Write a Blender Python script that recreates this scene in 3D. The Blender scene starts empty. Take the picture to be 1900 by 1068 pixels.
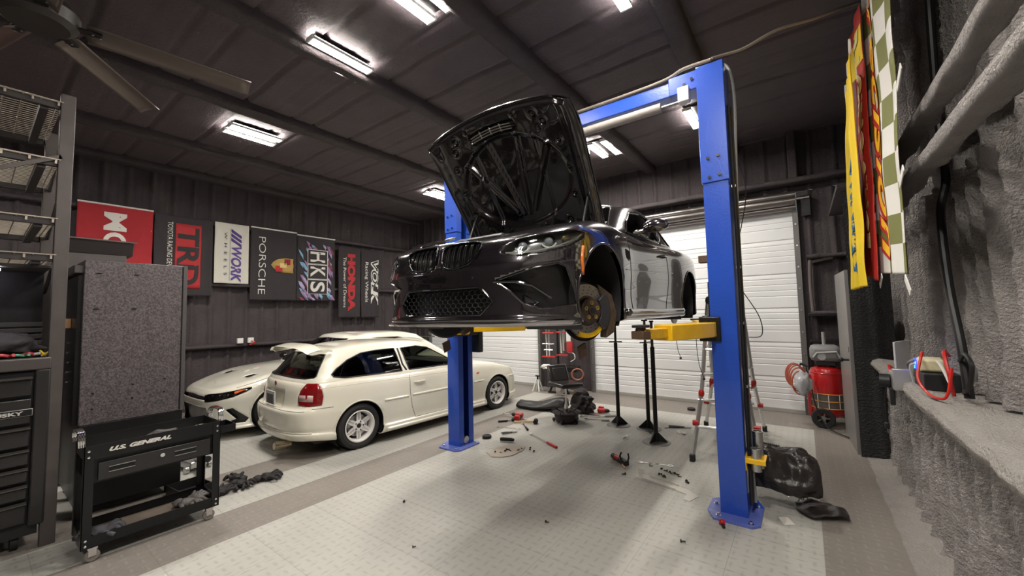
import bpy, bmesh, math, random
from math import sin, cos, pi, radians, sqrt, exp, floor
from mathutils import Vector, Matrix, noise
from mathutils.bvhtree import BVHTree
from mathutils.geometry import tessellate_polygon
random.seed(7)
S = bpy.context.scene
COL = S.collection
# ------------------------------------------------------------- camera, world, exposure
cam = bpy.data.cameras.new('camera'); cob = bpy.data.objects.new('camera', cam); COL.objects.link(cob)
cam.sensor_fit = 'HORIZONTAL'; cam.sensor_width = 36; cam.lens = 736.8/1900*36; cam.clip_start = .05
_y, _p, _r = radians(36.19), radians(3.65), radians(-1.314)
_fw = Vector((-sin(_y)*cos(_p), cos(_y)*cos(_p), sin(_p)))
_r0 = Vector((cos(_y), sin(_y), 0)); _u0 = _r0.cross(_fw)
_rt = _r0*cos(_r) + _u0*sin(_r); _up = _rt.cross(_fw)
cob.matrix_world = Matrix(((_rt.x, _up.x, -_fw.x, 0), (_rt.y, _up.y, -_fw.y, 0), (_rt.z, _up.z, -_fw.z, 1.62), (0, 0, 0, 1)))
S.camera = cob
W = bpy.data.worlds.new('world'); S.world = W; W.use_nodes = True
W.node_tree.nodes['Background'].inputs[0].default_value = (.9, .95, 1, 1)
W.node_tree.nodes['Background'].inputs[1].default_value = .02
S.view_settings.view_transform = 'Standard'; S.view_settings.look = 'None'; S.view_settings.gamma = 1
S.view_settings.use_curve_mapping = False; S.view_settings.exposure = 2.72
LAMP = 38.0            # emission of the ceiling LED tubes
LAMPCOL = (1, .94, .855)

# ------------------------------------------------------------- materials
MATS = {}
def mat(name, col, rough=.5, metal=0, coat=0, bump=0, bscale=40, spec=.5, emit=0, ecol=None, trans=0, ior=1.45, var=0, vscale=8, coat_rough=.03, alpha=1):
    if name in MATS: return MATS[name]
    m = bpy.data.materials.new(name); m.use_nodes = True; nt = m.node_tree; b = nt.nodes['Principled BSDF']
    I = b.inputs
    c = tuple(col)+(1,) if len(col) == 3 else col
    I['Base Color'].default_value = c; I['Roughness'].default_value = rough; I['Metallic'].default_value = metal
    I['Coat Weight'].default_value = coat; I['Coat Roughness'].default_value = coat_rough; I['Specular IOR Level'].default_value = spec
    I['Transmission Weight'].default_value = trans; I['IOR'].default_value = ior; I['Alpha'].default_value = alpha
    if emit:
        I['Emission Strength'].default_value = emit; I['Emission Color'].default_value = tuple(ecol or col)+(1,)
    if bump or var:
        tc = nt.nodes.new('ShaderNodeTexCoord')
    if bump:
        n = nt.nodes.new('ShaderNodeTexNoise'); n.inputs['Scale'].default_value = bscale; n.inputs['Detail'].default_value = 3
        bp = nt.nodes.new('ShaderNodeBump'); bp.inputs['Strength'].default_value = bump; bp.inputs['Distance'].default_value = .02
        nt.links.new(tc.outputs['Object'], n.inputs['Vector']); nt.links.new(n.outputs[0], bp.inputs['Height']); nt.links.new(bp.outputs[0], I['Normal'])
    if var:
        n = nt.nodes.new('ShaderNodeTexNoise'); n.inputs['Scale'].default_value = vscale; n.inputs['Detail'].default_value = 5
        mx = nt.nodes.new('ShaderNodeMix'); mx.data_type = 'RGBA'
        nt.links.new(tc.outputs['Object'], n.inputs['Vector']); nt.links.new(n.outputs[0], mx.inputs['Factor'])
        mx.inputs['A'].default_value = tuple(max(0, x*(1-var)) for x in c[:3])+(1,)
        mx.inputs['B'].default_value = tuple(min(1, x*(1+var)) for x in c[:3])+(1,)
        nt.links.new(mx.outputs['Result'], I['Base Color'])
    MATS[name] = m; return m

# ------------------------------------------------------------- mesh builder
class MB:
    def __init__(s, M=None): s.bm = bmesh.new(); s.M = M or Matrix()
    def _v(s, co, M=None):
        v = Vector(co)
        if M is not None: v = M @ v
        return s.bm.verts.new(s.M @ v)
    def box(s, c, d, M=None):
        x, y, z = c; a, b, e = d[0]/2, d[1]/2, d[2]/2
        vs = [s._v((x+i*a, y+j*b, z+k*e), M) for i in (-1, 1) for j in (-1, 1) for k in (-1, 1)]
        for f in ((0,1,3,2),(4,6,7,5),(0,4,5,1),(2,3,7,6),(0,2,6,4),(1,5,7,3)): s.bm.faces.new([vs[i] for i in f])
        return s
    def prism(s, poly, h0, h1, ax='z', M=None):
        def P(p, h): return {'z': (p[0], p[1], h), 'y': (p[0], h, p[1]), 'x': (h, p[0], p[1])}[ax]
        a = [s._v(P(p, h0), M) for p in poly]; b = [s._v(P(p, h1), M) for p in poly]; n = len(poly)
        for i in range(n): s.bm.faces.new((a[i], a[(i+1)%n], b[(i+1)%n], b[i]))
        tri = tessellate_polygon([[Vector((p[0], p[1], 0)) for p in poly]])
        for t in tri:
            for L in (a, b):
                try: s.bm.faces.new([L[i] for i in t])
                except ValueError: pass
        return s
    def ring(s, c, U, V, r, n):
        return [s.bm.verts.new(s.M @ (c+U*(cos(2*pi*i/n)*r)+V*(sin(2*pi*i/n)*r))) for i in range(n)]
    def tube(s, pts, r, n=8, cap=True, closed=False):
        pts = [Vector(p) for p in pts]; rs = r if isinstance(r, (list, tuple)) else [r]*len(pts)
        rings = []; N = len(pts); ref = None
        for i, p in enumerate(pts):
            if closed: t = pts[(i+1)%N]-pts[i-1]
            else: t = pts[min(i+1, N-1)]-pts[max(i-1, 0)]
            if t.length < 1e-9: t = Vector((0, 0, 1))
            t.normalize()
            if ref is None: ref = Vector((0, 0, 1)) if abs(t.z) < .9 else Vector((1, 0, 0))
            U = t.cross(ref)
            if U.length < 1e-4: U = t.orthogonal()
            U.normalize(); V = t.cross(U); ref = -V if False else U.cross(t)
            rings.append(s.ring(p, U, V, rs[i], n))
        m = N if closed else N-1
        for i in range(m):
            A, B = rings[i], rings[(i+1)%N]
            for j in range(n): s.bm.faces.new((A[j], A[(j+1)%n], B[(j+1)%n], B[j]))
        if cap and not closed: s.bm.faces.new(rings[0]); s.bm.faces.new(rings[-1])
        return s
    def cyl(s, p0, p1, r, r2=None, n=16): return s.tube([p0, p1], [r, r if r2 is None else r2], n)
    def lathe(s, prof, ax='z', c=(0, 0, 0), n=24, M=None, cap=True):
        c = Vector(c); rings = []
        for (r, h) in prof:
            L = []
            for i in range(n):
                a = 2*pi*i/n; x, y = r*cos(a), r*sin(a)
                q = {'z': (x, y, h), 'y': (x, h, y), 'x': (h, x, y)}[ax]
                L.append(s._v(c+Vector(q), M))
            rings.append(L)
        for A, B in zip(rings, rings[1:]):
            for j in range(n): s.bm.faces.new((A[j], A[(j+1)%n], B[(j+1)%n], B[j]))
        if cap and prof[0][0] > 1e-6: s.bm.faces.new(rings[0])
        if cap and prof[-1][0] > 1e-6: s.bm.faces.new(rings[-1])
        return s
    def ball(s, c, r, n=10, sc=(1, 1, 1), jit=0):
        t = bmesh.new(); bmesh.ops.create_icosphere(t, subdivisions=2 if n <= 10 else 3, radius=1)
        mp = {}
        for v in t.verts:
            k = 1+(jit*(noise.noise(v.co*2.3+Vector(c)*7)) if jit else 0)
            mp[v] = s._v((c[0]+v.co.x*r*sc[0]*k, c[1]+v.co.y*r*sc[1]*k, c[2]+v.co.z*r*sc[2]*k))
        for f in t.faces: s.bm.faces.new([mp[v] for v in f.verts])
        t.free(); return s
    def grid(s, fn, nu, nv, thick=None):
        L = [[s._v(fn(i/nu, j/nv)) for j in range(nv+1)] for i in range(nu+1)]
        for i in range(nu):
            for j in range(nv): s.bm.faces.new((L[i][j], L[i+1][j], L[i+1][j+1], L[i][j+1]))
        return s
    def build(s, name, m, parent=None, smooth=True, bevel=0, loc=None, rot=None, solid=0, weld=1e-5, ang=35, subd=0, recalc=True):
        bm = s.bm
        if weld: bmesh.ops.remove_doubles(bm, verts=bm.verts, dist=weld)
        if recalc: bmesh.ops.recalc_face_normals(bm, faces=bm.faces)
        me = bpy.data.meshes.new(name); bm.to_mesh(me); bm.free()
        return finish(name, me, m, parent, smooth, bevel, loc, rot, solid, ang, subd)
def finish(name, me, m, parent=None, smooth=True, bevel=0, loc=None, rot=None, solid=0, ang=35, subd=0):
    for q in (m if isinstance(m, (list, tuple)) else [m]): me.materials.append(q)
    o = bpy.data.objects.new(name, me); COL.objects.link(o)
    if smooth:
        for p in me.polygons: p.use_smooth = True
        try: me.set_sharp_from_angle(angle=radians(ang))
        except Exception: pass
    if parent is not None: o.parent = parent
    if loc is not None: o.location = loc
    if rot is not None: o.rotation_euler = rot
    if solid:
        k = o.modifiers.new('solid', 'SOLIDIFY'); k.thickness = solid; k.offset = -1
    if subd:
        k = o.modifiers.new('sub', 'SUBSURF'); k.levels = subd; k.render_levels = subd
    if bevel:
        k = o.modifiers.new('bevel', 'BEVEL'); k.width = bevel; k.segments = 2; k.limit_method = 'ANGLE'; k.angle_limit = radians(40)
    return o
def tag(o, label=None, cat=None, group=None, kind=None):
    if label: o['label'] = label
    if cat: o['category'] = cat
    if group: o['group'] = group
    if kind: o['kind'] = kind
    return o
def thing(name, label, cat, loc=(0, 0, 0), rz=0, group=None, rot=None):
    o = bpy.data.objects.new(name, None); COL.objects.link(o); o.location = loc
    o.rotation_euler = rot if rot else (0, 0, rz); o.empty_display_size = .05
    return tag(o, label, cat, group)
def dup(root, loc=None, rz=None, label=None, name=None, group=None):
    r = root.copy(); COL.objects.link(r)
    if loc is not None: r.location = loc
    if rz is not None: r.rotation_euler = (0, 0, rz)
    if label: r['label'] = label
    if group: r['group'] = group
    for ch in list(root.children):
        c = ch.copy(); COL.objects.link(c); c.parent = r
        for g in list(ch.children):
            d = g.copy(); COL.objects.link(d); d.parent = c
    return r
def text_mesh(txt, size, m, name, parent, M, depth=.002, spacing=1, shear=0, offset=0, sx=1, align='CENTER', fn=None, bold=0, width=None, height=None):
    cu = bpy.data.curves.new('t', 'FONT'); cu.body = txt; cu.size = size; cu.extrude = depth; cu.space_character = spacing
    cu.shear = shear; cu.align_x = align; cu.align_y = 'CENTER'; cu.offset = bold
    if depth == 0: cu.dimensions = '2D'; cu.fill_mode = 'BOTH'
    cu.resolution_u = 4
    to = bpy.data.objects.new('t', cu); COL.objects.link(to)
    dg = bpy.context.evaluated_depsgraph_get(); me = bpy.data.meshes.new_from_object(to.evaluated_get(dg))
    bpy.data.objects.remove(to); me.materials.clear()
    xs = [v.co.x for v in me.vertices]; ys = [v.co.y for v in me.vertices]
    kx = width/(max(xs)-min(xs)) if width else sx; ky = height/(max(ys)-min(ys)) if height else 1
    mx, my = (max(xs)+min(xs))/2, (max(ys)+min(ys))/2
    for v in me.vertices:
        if width: v.co.x = (v.co.x-mx)*kx
        else: v.co.x *= kx
        if height: v.co.y = (v.co.y-my)*ky
    me.transform(M)
    if fn:
        for v in me.vertices: v.co = fn(v.co)
    return finish(name, me, m, parent, smooth=False)
def arc(c, r, a0, a1, n, pl='xy'):
    out = []
    for i in range(n+1):
        a = a0+(a1-a0)*i/n; u, v = r*cos(a), r*sin(a)
        q = {'xy': (u, v, 0), 'xz': (u, 0, v), 'yz': (0, u, v)}[pl]; out.append(tuple(Vector(c)+Vector(q)))
    return out
def cr(pts, n=6):
    P = [Vector(p) for p in pts]; out = []
    for i in range(len(P)-1):
        a, b, c, d = P[max(i-1, 0)], P[i], P[i+1], P[min(i+2, len(P)-1)]
        for k in range(n):
            t = k/n; out.append(.5*((2*b)+(c-a)*t+(2*a-5*b+4*c-d)*t*t+(3*b-a-3*c+d)*t**3))
    out.append(P[-1]); return out
def T(x=0, y=0, z=0): return Matrix.Translation((x, y, z))
def Rx(a): return Matrix.Rotation(a, 4, 'X')
def Ry(a): return Matrix.Rotation(a, 4, 'Y')
def Rz(a): return Matrix.Rotation(a, 4, 'Z')
def Sc(a, b=None, c=None): return Matrix.Diagonal((a, a if b is None else b, a if c is None else c, 1))
def sst(a, b, x):
    t = max(0, min(1, (x-a)/(b-a))); return t*t*(3-2*t)

# node helper
class NT:
    def __init__(s, m): s.nt = m.node_tree; s.N = s.nt.nodes; s.L = s.nt.links
    def m(s, op, *a):
        n = s.N.new('ShaderNodeMath'); n.operation = op
        for i, x in enumerate(a):
            if isinstance(x, (int, float)): n.inputs[i].default_value = x
            else: s.L.new(x, n.inputs[i])
        return n.outputs[0]
    def xyz(s, kind='Object'):
        t = s.N.new('ShaderNodeTexCoord'); q = s.N.new('ShaderNodeSeparateXYZ'); s.L.new(t.outputs[kind], q.inputs[0]); return t.outputs[kind], q.outputs
    def noise(s, vec, scale, det=4, rough=.5):
        n = s.N.new('ShaderNodeTexNoise'); n.inputs['Scale'].default_value = scale; n.inputs['Detail'].default_value = det; n.inputs['Roughness'].default_value = rough
        s.L.new(vec, n.inputs['Vector']); return n.outputs[0]
    def mix(s, f, a, b):
        n = s.N.new('ShaderNodeMix'); n.data_type = 'RGBA'
        for k, x in (('Factor', f), ('A', a), ('B', b)):
            if isinstance(x, (int, float)): n.inputs[k].default_value = x
            elif isinstance(x, tuple): n.inputs[k].default_value = x+(1,)
            else: s.L.new(x, n.inputs[k])
        return n.outputs['Result']
    def bump(s, h, st, dist, nrm=None):
        b = s.N.new('ShaderNodeBump'); b.inputs['Strength'].default_value = st; b.inputs['Distance'].default_value = dist
        s.L.new(h, b.inputs['Height'])
        if nrm is not None: s.L.new(nrm, b.inputs['Normal'])
        return b.outputs[0]

# ------------------------------------------------------------- setting materials
def floor_material():
    m = bpy.data.materials.new('floor_tiles'); m.use_nodes = True; t = NT(m); b = t.N['Principled BSDF']
    vec, (x, y, z) = t.xyz()
    def band(v, a, c): return t.m('MULTIPLY', t.m('GREATER_THAN', v, a), t.m('LESS_THAN', v, c))
    T0 = .507
    d = t.m('GREATER_THAN', x, .02)
    for a, c in ((-3.53-T0, -3.53), (-3.53-3*T0, -3.53-2*T0), (-12, -3.53-9*T0)): d = t.m('MAXIMUM', d, band(x, a, c))
    front = t.m('GREATER_THAN', y, 6.63)
    lightgap = band(x, -3.53-2*T0, -3.53-T0)
    d = t.m('MAXIMUM', d, t.m('MULTIPLY', front, t.m('SUBTRACT', 1, t.m('MULTIPLY', lightgap, t.m('LESS_THAN', y, 6.9)))))
    # raised coins: elongated treads alternating in direction
    p = .072
    u, v = t.m('DIVIDE', x, p), t.m('DIVIDE', y, p)
    par = t.m('MODULO', t.m('ADD', t.m('FLOOR', u), t.m('ADD', t.m('FLOOR', v), 400)), 2)
    fu = t.m('SUBTRACT', t.m('FRACT', t.m('ADD', u, 300)), .5); fv = t.m('SUBTRACT', t.m('FRACT', t.m('ADD', v, 300)), .5)
    a1 = t.m('ADD', t.m('MULTIPLY', fu, t.m('ADD', 1.9, t.m('MULTIPLY', par, 3.2))), 0)
    a2 = t.m('MULTIPLY', fv, t.m('SUBTRACT', 5.1, t.m('MULTIPLY', par, 3.2)))
    r = t.m('SQRT', t.m('ADD', t.m('MULTIPLY', a1, a1), t.m('MULTIPLY', a2, a2)))
    h = t.m('SUBTRACT', 1, t.m('SMOOTH_MIN', r, 1.0, .3))
    h = t.m('MAXIMUM', h, 0)
    # seams
    su = t.m('ABSOLUTE', t.m('SUBTRACT', t.m('FRACT', t.m('ADD', t.m('DIVIDE', t.m('ADD', x, 3.53), T0), 100)), .5))
    sv = t.m('ABSOLUTE', t.m('SUBTRACT', t.m('FRACT', t.m('ADD', t.m('DIVIDE', t.m('ADD', y, .2), T0), 100)), .5))
    seam = t.m('GREATER_THAN', t.m('MAXIMUM', su, sv), .4965)
    nz = t.noise(vec, 2.2, 6, .6); n2 = t.noise(vec, 60, 2)
    light = t.mix(nz, (.37, .365, .335), (.45, .44, .405)); dark = t.mix(nz, (.17, .152, .135), (.25, .225, .20))
    c = t.mix(d, light, dark)
    c = t.mix(t.m('MULTIPLY', h, .32), c, t.mix(d, (.16, .145, .13), (.33, .30, .27)))  # relief shading of treads tinted into colour: darker on light tiles, lighter on dark
    c = t.mix(t.m('MULTIPLY', seam, .45), c, (.12, .11, .1))
    t.L.new(c, b.inputs['Base Color'])
    t.L.new(t.m('ADD', .40, t.m('MULTIPLY', n2, .2)), b.inputs['Roughness'])
    t.L.new(t.bump(h, .45, .005, t.bump(n2, .12, .003)), b.inputs['Normal'])
    return m
def foam_material(name, c1, c2, st=.6, scale=45, dist=.02, rough=.75):
    m = bpy.data.materials.new(name); m.use_nodes = True; t = NT(m); b = t.N['Principled BSDF']
    vec, _ = t.xyz()
    a = t.noise(vec, scale, 5, .6); g = t.noise(vec, scale*.13, 4)
    t.L.new(t.mix(g, c1, c2), b.inputs['Base Color']); b.inputs['Roughness'].default_value = rough
    t.L.new(t.bump(a, st, dist), b.inputs['Normal']); return m
M_floor = floor_material()
M_foam = foam_material('black_foam', (.036, .029, .032), (.072, .058, .063), .6, 34)
M_ceil = foam_material('ceiling_foam', (.062, .049, .056), (.100, .080, .090), .5, 30)
M_gfoam = foam_material('grey_foam', (.44, .40, .385), (.70, .65, .625), 1.0, 60, .14)
M_ledge = foam_material('ledge_foam', (.42, .39, .36), (.58, .54, .50), 1.0, 70, .05)
M_blk = mat('black_metal', (.012, .012, .013), .35, .3, bump=.1, bscale=200)
M_blkp = mat('black_plastic', (.014, .014, .015), .45)
M_rub = mat('rubber', (.018, .018, .018), .75, bump=.2, bscale=120)
M_chr = mat('chrome', (.8, .8, .8), .12, 1)
M_steel = mat('steel', (.55, .55, .54), .3, 1, bump=.1, bscale=80)
M_alu = mat('aluminium', (.62, .62, .62), .35, .9)
M_white = mat('white_plastic', (.75, .75, .72), .4)
M_red = mat('red_plastic', (.50, .02, .015), .35)
M_redp = mat('red_paint', (.42, .012, .014), .25, coat=.6)
M_blue = mat('blue_paint', (.014, .068, .44), .32, coat=.5, bump=.05, bscale=60)
M_yel = mat('yellow_paint', (.85, .50, .01), .4, coat=.3, var=.12, vscale=12)

# ------------------------------------------------------------- room shell
XL, XR, YB, YF, ZC = -8.95, .93, 7.55, -3.0, 4.36
def struct(o): return tag(o, kind='structure')
struct(MB().box(((XL+XR)/2, (YB+YF)/2, -.05), (XR-XL+.6, YB-YF+.6, .1)).build('floor', M_floor, smooth=False))
def rib_wall(name, P, L, H, m, sp=.29, dep=.045, du=.03, nz=10, amp=.012, ww=.10, seed=0):
    """corrugated foam covered wall; P(u,h,d) -> world point"""
    nu = int(L/du); b = MB()
    def prof(u):
        t = (u/sp) % 1.0; e = abs(t-.5)*2          # main rib at t=.5
        r = 1-sst(ww, ww+.22, e)
        t2 = abs(((u/sp*3) % 1)-.5)*2
        return dep*r+.010*(1-sst(.15, .5, t2))
    def fn(a, c):
        u = a*L; h = c*H
        n = noise.noise(Vector((u*1.3+seed, h*.8, 3.1)))
        return P(u, h, prof(u+.035*n)+amp*noise.noise(Vector((u*4+seed, h*4, 1)))+.02*n)
    b.grid(fn, nu, nz); return struct(b.build(name, m, weld=0, recalc=False, ang=180))
rib_wall('wall_left', lambda u, h, d: (XL+d, YF+u, h), YB-YF, ZC, M_foam, nz=40)
# back wall pieces round the two doors
DZ = 3.10
def bw(n, x0, x1, z0, z1): return rib_wall(n, lambda u, h, d: (x0+u, YB-.0-d, z0+h), x1-x0, z1-z0, M_foam, nz=24, seed=5)
bw('wall_back', XL, XR+.1, DZ+.3, ZC)
bw('wall_back_1', -4.72, -3.53, 0, DZ+.3); bw('wall_back_2', .0, XR+.1, 0, DZ+.3); bw('wall_back_3', XL, -8.3, 0, DZ+.3)
struct(MB().box(((XL+XR)/2, YF-.05, ZC/2), (XR-XL+.6, .1, ZC)).build('wall_front', M_foam, smooth=False))
# ceiling ribs run across, purlins run with the room
def ceil_fn(a, c):
    x = XL+a*(XR+.3-XL); y = YF+c*(YB-YF)
    t = abs(((y/.275) % 1)-.5)*2
    seg = (x+.85)/1.42; f = abs((seg % 1)-.5)*2
    return (x, y, ZC-.045+.04*sst(.88, 1.0, t)-.012*f+.02*noise.noise(Vector((x*1.5, y*1.5, 0))))
struct(MB().grid(ceil_fn, 160, 330).build('ceiling', M_ceil, weld=0, recalc=False, ang=180))
k = 0
for px_ in (-.82, -2.2, -3.78, -5.5, -7.35):
    k += 1
    def pf(a, c, px_=px_):
        y = YF+c*(YB-YF); th = a*pi
        n = .012*noise.noise(Vector((a*3+px_, y*3, 0)))
        prof = [(-.10, 0), (-.095, -.12), (-.05, -.15), (.05, -.15), (.095, -.12), (.10, 0)]
        i = min(int(a*5), 4); t = a*5-i
        X = prof[i][0]*(1-t)+prof[i+1][0]*t; Z = prof[i][1]*(1-t)+prof[i+1][1]*t
        return (px_+X+n, y, ZC-.02+Z+n)
    struct(MB().grid(pf, 10, 120).build('trim_%d' % k, M_foam, weld=0, ang=60))
def bar(name, p0, p1, w, h, m, am=.012, n=80):
    """rounded foam covered girt from p0 to p1"""
    p0, p1 = Vector(p0), Vector(p1); d = (p1-p0).normalized(); U = Vector((0, 0, 1)); V = d.cross(U)
    def fn(a, c):
        th = a*2*pi; q = p0.lerp(p1, c); cx, cz = cos(th), sin(th)
        sx = math.copysign(abs(cx)**.5, cx)*w/2; sz = math.copysign(abs(cz)**.5, cz)*h/2
        nn = am*noise.noise(q*5+Vector((cx, cz, 0))*.7)+am*.5*noise.noise(q*17+Vector((cx, cz, 0)))
        return q+V*(sx*(1+nn/w*2))+U*(sz*(1+nn/h*2))+V*nn
    return struct(MB().grid(fn, 16, n).build(name, m, ang=180))
for z in (1.13, 2.28, 3.42): k += 1; bar('trim_%d' % k, (XL+.06, YF, z), (XL+.06, YB-.1, z), .22 if z < 2 else .18, .07, M_foam)
k += 1; bar('trim_%d' % k, (XL+.1, YF, ZC-.08), (XL+.1, YB, ZC-.08), .25, .16, M_foam)
k += 1; bar('trim_%d' % k, (XL, YB-.12, 3.55), (XR, YB-.12, 3.55), .22, .09, M_foam)
for z in (1.52, 2.36): k += 1; bar('trim_%d' % k, (.08, YB-.1, z), (XR, YB-.1, z), .2, .07, M_foam, n=20)
k += 1; struct(MB().box((-.02, YB-.13, 3.95), (.12, .16, .9)).build('trim_%d' % k, M_foam, bevel=.02))
# right wall: rough grey foam, with ledge
def rwall(name, x0, z0, z1, nz, sp, seed, m=M_gfoam, du=.022, k=1):
    L = YB-YF; nu = int(L/du)
    def fn(a, c):
        y = YF+a*L; z = z0+c*(z1-z0)
        w = y+.05*noise.noise(Vector((y*.9, z*1.1, seed)))
        t = (w/sp) % 1; r = (.5+.5*cos(2*pi*t))**.9; t3 = .5+.5*cos(2*pi*(w/sp*2+.2))
        d = k*.085*r+.022*t3+.02*noise.noise(Vector((y*6, z*6, seed)))+.014*noise.noise(Vector((y*26, z*26, seed)))
        d += .015*exp(-((z-z0)/.06)**2)
        return (x0-d, y, z)
    return struct(MB().grid(fn, nu, nz).build(name, m, weld=0, ang=180))
rwall('wall_right', .93, 1.06, 2.48, 60, .25, 1); rwall('wall_right_1', .70, 0.0, 1.0, 50, .25, 4, k=.55); rwall('wall_right_2', .93, 2.74, 4.45, 60, .25, 7)
rwall('wall_right_3', .99, 2.38, 2.80, 12, .5, 9)
def ledge_fn(a, c):
    y = YF+c*(YB-YF-.02); prof = [(.95, .88), (.62, .90), (.565, .95), (.545, .995), (.56, 1.035), (.60, 1.05), (.75, 1.045), (.90, 1.05), (1.0, 1.10)]
    i = min(int(a*8), 7); t = a*8-i
    X = prof[i][0]*(1-t)+prof[i+1][0]*t; Z = prof[i][1]*(1-t)+prof[i+1][1]*t
    n = noise.noise(Vector((X*8, y*5, Z*8))); e = noise.noise(Vector((X*30, y*25, Z*30)))
    return (X+.010*n+.004*e, y, Z+.008*n+.004*e)
k += 1; struct(MB().grid(ledge_fn, 40, 420).build('trim_%d' % k, M_ledge, weld=0, ang=180))
k += 1; bar('trim_%d' % k, (.62, YF, 2.42), (.62, YB-.1, 2.42), .11, .085, M_gfoam, .016, 240)
k += 1; bar('trim_%d' % k, (.64, YF, 2.72), (.64, YB-.1, 2.72), .10, .08, M_gfoam, .016, 240)
# curb between tiles and wall
def curb(a, c):
    y = YF+c*(YB-YF); x = .455+a*.28; n = noise.noise(Vector((x*10, y*6, 0)))
    return (x-.01*n*(a < .2), y, .004+.05*a*a+.008*n*sst(0, .3, a))
k += 1; struct(MB().grid(curb, 8, 300).build('trim_%d' % k, M_ledge, weld=0, ang=180))

# ------------------------------------------------------------- roll-up garage doors
M_door = mat('door_white', (.78, .79, .80), .45, var=.05, vscale=1.5)
def garage(n, x0, x1):
    b = MB(); w = x1-x0; z = 0.0; y = YB-.02
    pr = []; seg = .533
    for i in range(6):
        z0 = i*seg
        pr += [(0, z0+.004), (.010, z0+.018), (.010, z0+.10)]
        for q in (.10, .19, .28, .37, .46):
            pr += [(.010, z0+q-.012), (.004, z0+q), (.010, z0+q+.012)] if q > .1 else []
        pr += [(.010, z0+seg-.03), (0, z0+seg-.008)]
    pr = [p for p in pr if p[1] < DZ+.12]
    L = [b._v((x0, y-d, q)) for d, q in pr]; R = [b._v((x1, y-d, q)) for d, q in pr]
    for i in range(len(L)-1): b.bm.faces.new((L[i], R[i], R[i+1], L[i+1]))
    d = b.build('door_%d' % n, M_door, ang=25); struct(d)
    MB().box(((x0+x1)/2, y-.02, .03), (w, .04, .06)).build('bottom_seal', mat('seal', (.35, .34, .32), .6), d, bevel=.004)
    for sx in (x0-.03, x1+.03):
        t = MB(); t.box((sx, y-.05, DZ/2), (.07, .03, DZ)); t.box((sx+(.03 if sx > x1 else -.03), y-.03, DZ/2), (.012, .1, DZ))
        t.build('door_track', mat('track', (.16, .155, .15), .45, .5), d)
        for i in range(9): MB().cyl((sx, y-.075, .25+i*.33), (sx, y-.062, .25+i*.33), .012, n=8).build('track_bolt', M_steel, d)
    hd = MB()
    for (dz, dy, r) in ((.0, .10, .05), (.09, .16, .07), (.19, .12, .055)):
        hd.cyl((x0-.05, y-dy, DZ+.05+dz), (x1+.05, y-dy, DZ+.05+dz), r, n=16)
    hd.build('header_roll', mat('roll_metal', (.22, .20, .19), .28, .9), d)
    MB().cyl((x1+.05, y-.12, DZ+.17), (x1+.22, y-.12, DZ+.17), .02).build('roll_axle', M_steel, d)
    MB().box((x1+.17, y-.08, DZ+.05), (.12, .06, .32)).build('roll_bracket', M_blk, d, bevel=.005)
    return d
garage(1, -3.46, 0.0-.06); garage(2, -8.25, -4.78)
# dark steel personnel door, standing open at the right, seen nearly edge on
d3 = struct(MB().box((0, 0, 1.0), (.05, .86, 2.02)).build('door_3', mat('door_grey', (.24, .23, .22), .4, .3, var=.1), bevel=.004, loc=(.392, 6.22, .01), rot=(0, 0, radians(3))))
MB().box((.0, -.435, 1.0), (.06, .012, 2.02)).build('door_edge', mat('door_edge', (.30, .29, .28), .4, .5), d3)
MB().cyl((-.03, -.33, 1.0), (-.09, -.33, 1.0), .012).ball((-.10, -.33, 1.0), .026).build('door_handle', M_blkp, d3)
MB().box((-.03, -.33, 1.12), (.012, .045, .06)).build('lock_plate', M_steel, d3)
k += 1; struct(rib_wall('trim_%d' % k, lambda u, h, d: (.412+u, 5.72-d*.3, h), .34, 2.9, mat('black_foam_jamb', (.02, .019, .02), .6, bump=1, bscale=50), sp=.4, nz=40, du=.02))
k += 1; struct(MB().box((.62, 6.5, 2.95), (.5, 1.7, .05)).build('trim_%d' % k, M_foam))

# ------------------------------------------------------------- ceiling lights
M_tube = mat('led_tube', (1, 1, 1), .5, emit=LAMP, ecol=LAMPCOL)
def light_fixture():
    t = thing('ceiling_light', '', 'ceiling light')
    MB().box((0, 0, .022), (.33, .60, .012)).box((0, 0, .05), (.12, .3, .05)).build('frame', M_blkp, t, bevel=.004)
    for sx in (-.115, .115):
        MB().grid(lambda a, c: (sx+(a-.5)*.096, (c-.5)*.62, -.010-.006*sin(a*pi)), 8, 2).build('tube', M_tube, t, ang=180)
        MB().box((sx-.051, 0, -.008), (.004, .64, .030)).box((sx+.051, 0, -.008), (.004, .64, .030)).build('tube_skirt', M_white, t)
        for sy in (-.322, .322): MB().box((sx, sy, -.006), (.112, .022, .042)).build('end_cap', M_white, t, bevel=.004)
    MB().cyl((0, -.2, .05), (0, -.2, .15), .004, n=6).cyl((0, .2, .05), (0, .2, .15), .004, n=6).build('hanger', M_steel, t)
    return t
LF = None
ZLT = 4.25
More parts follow.
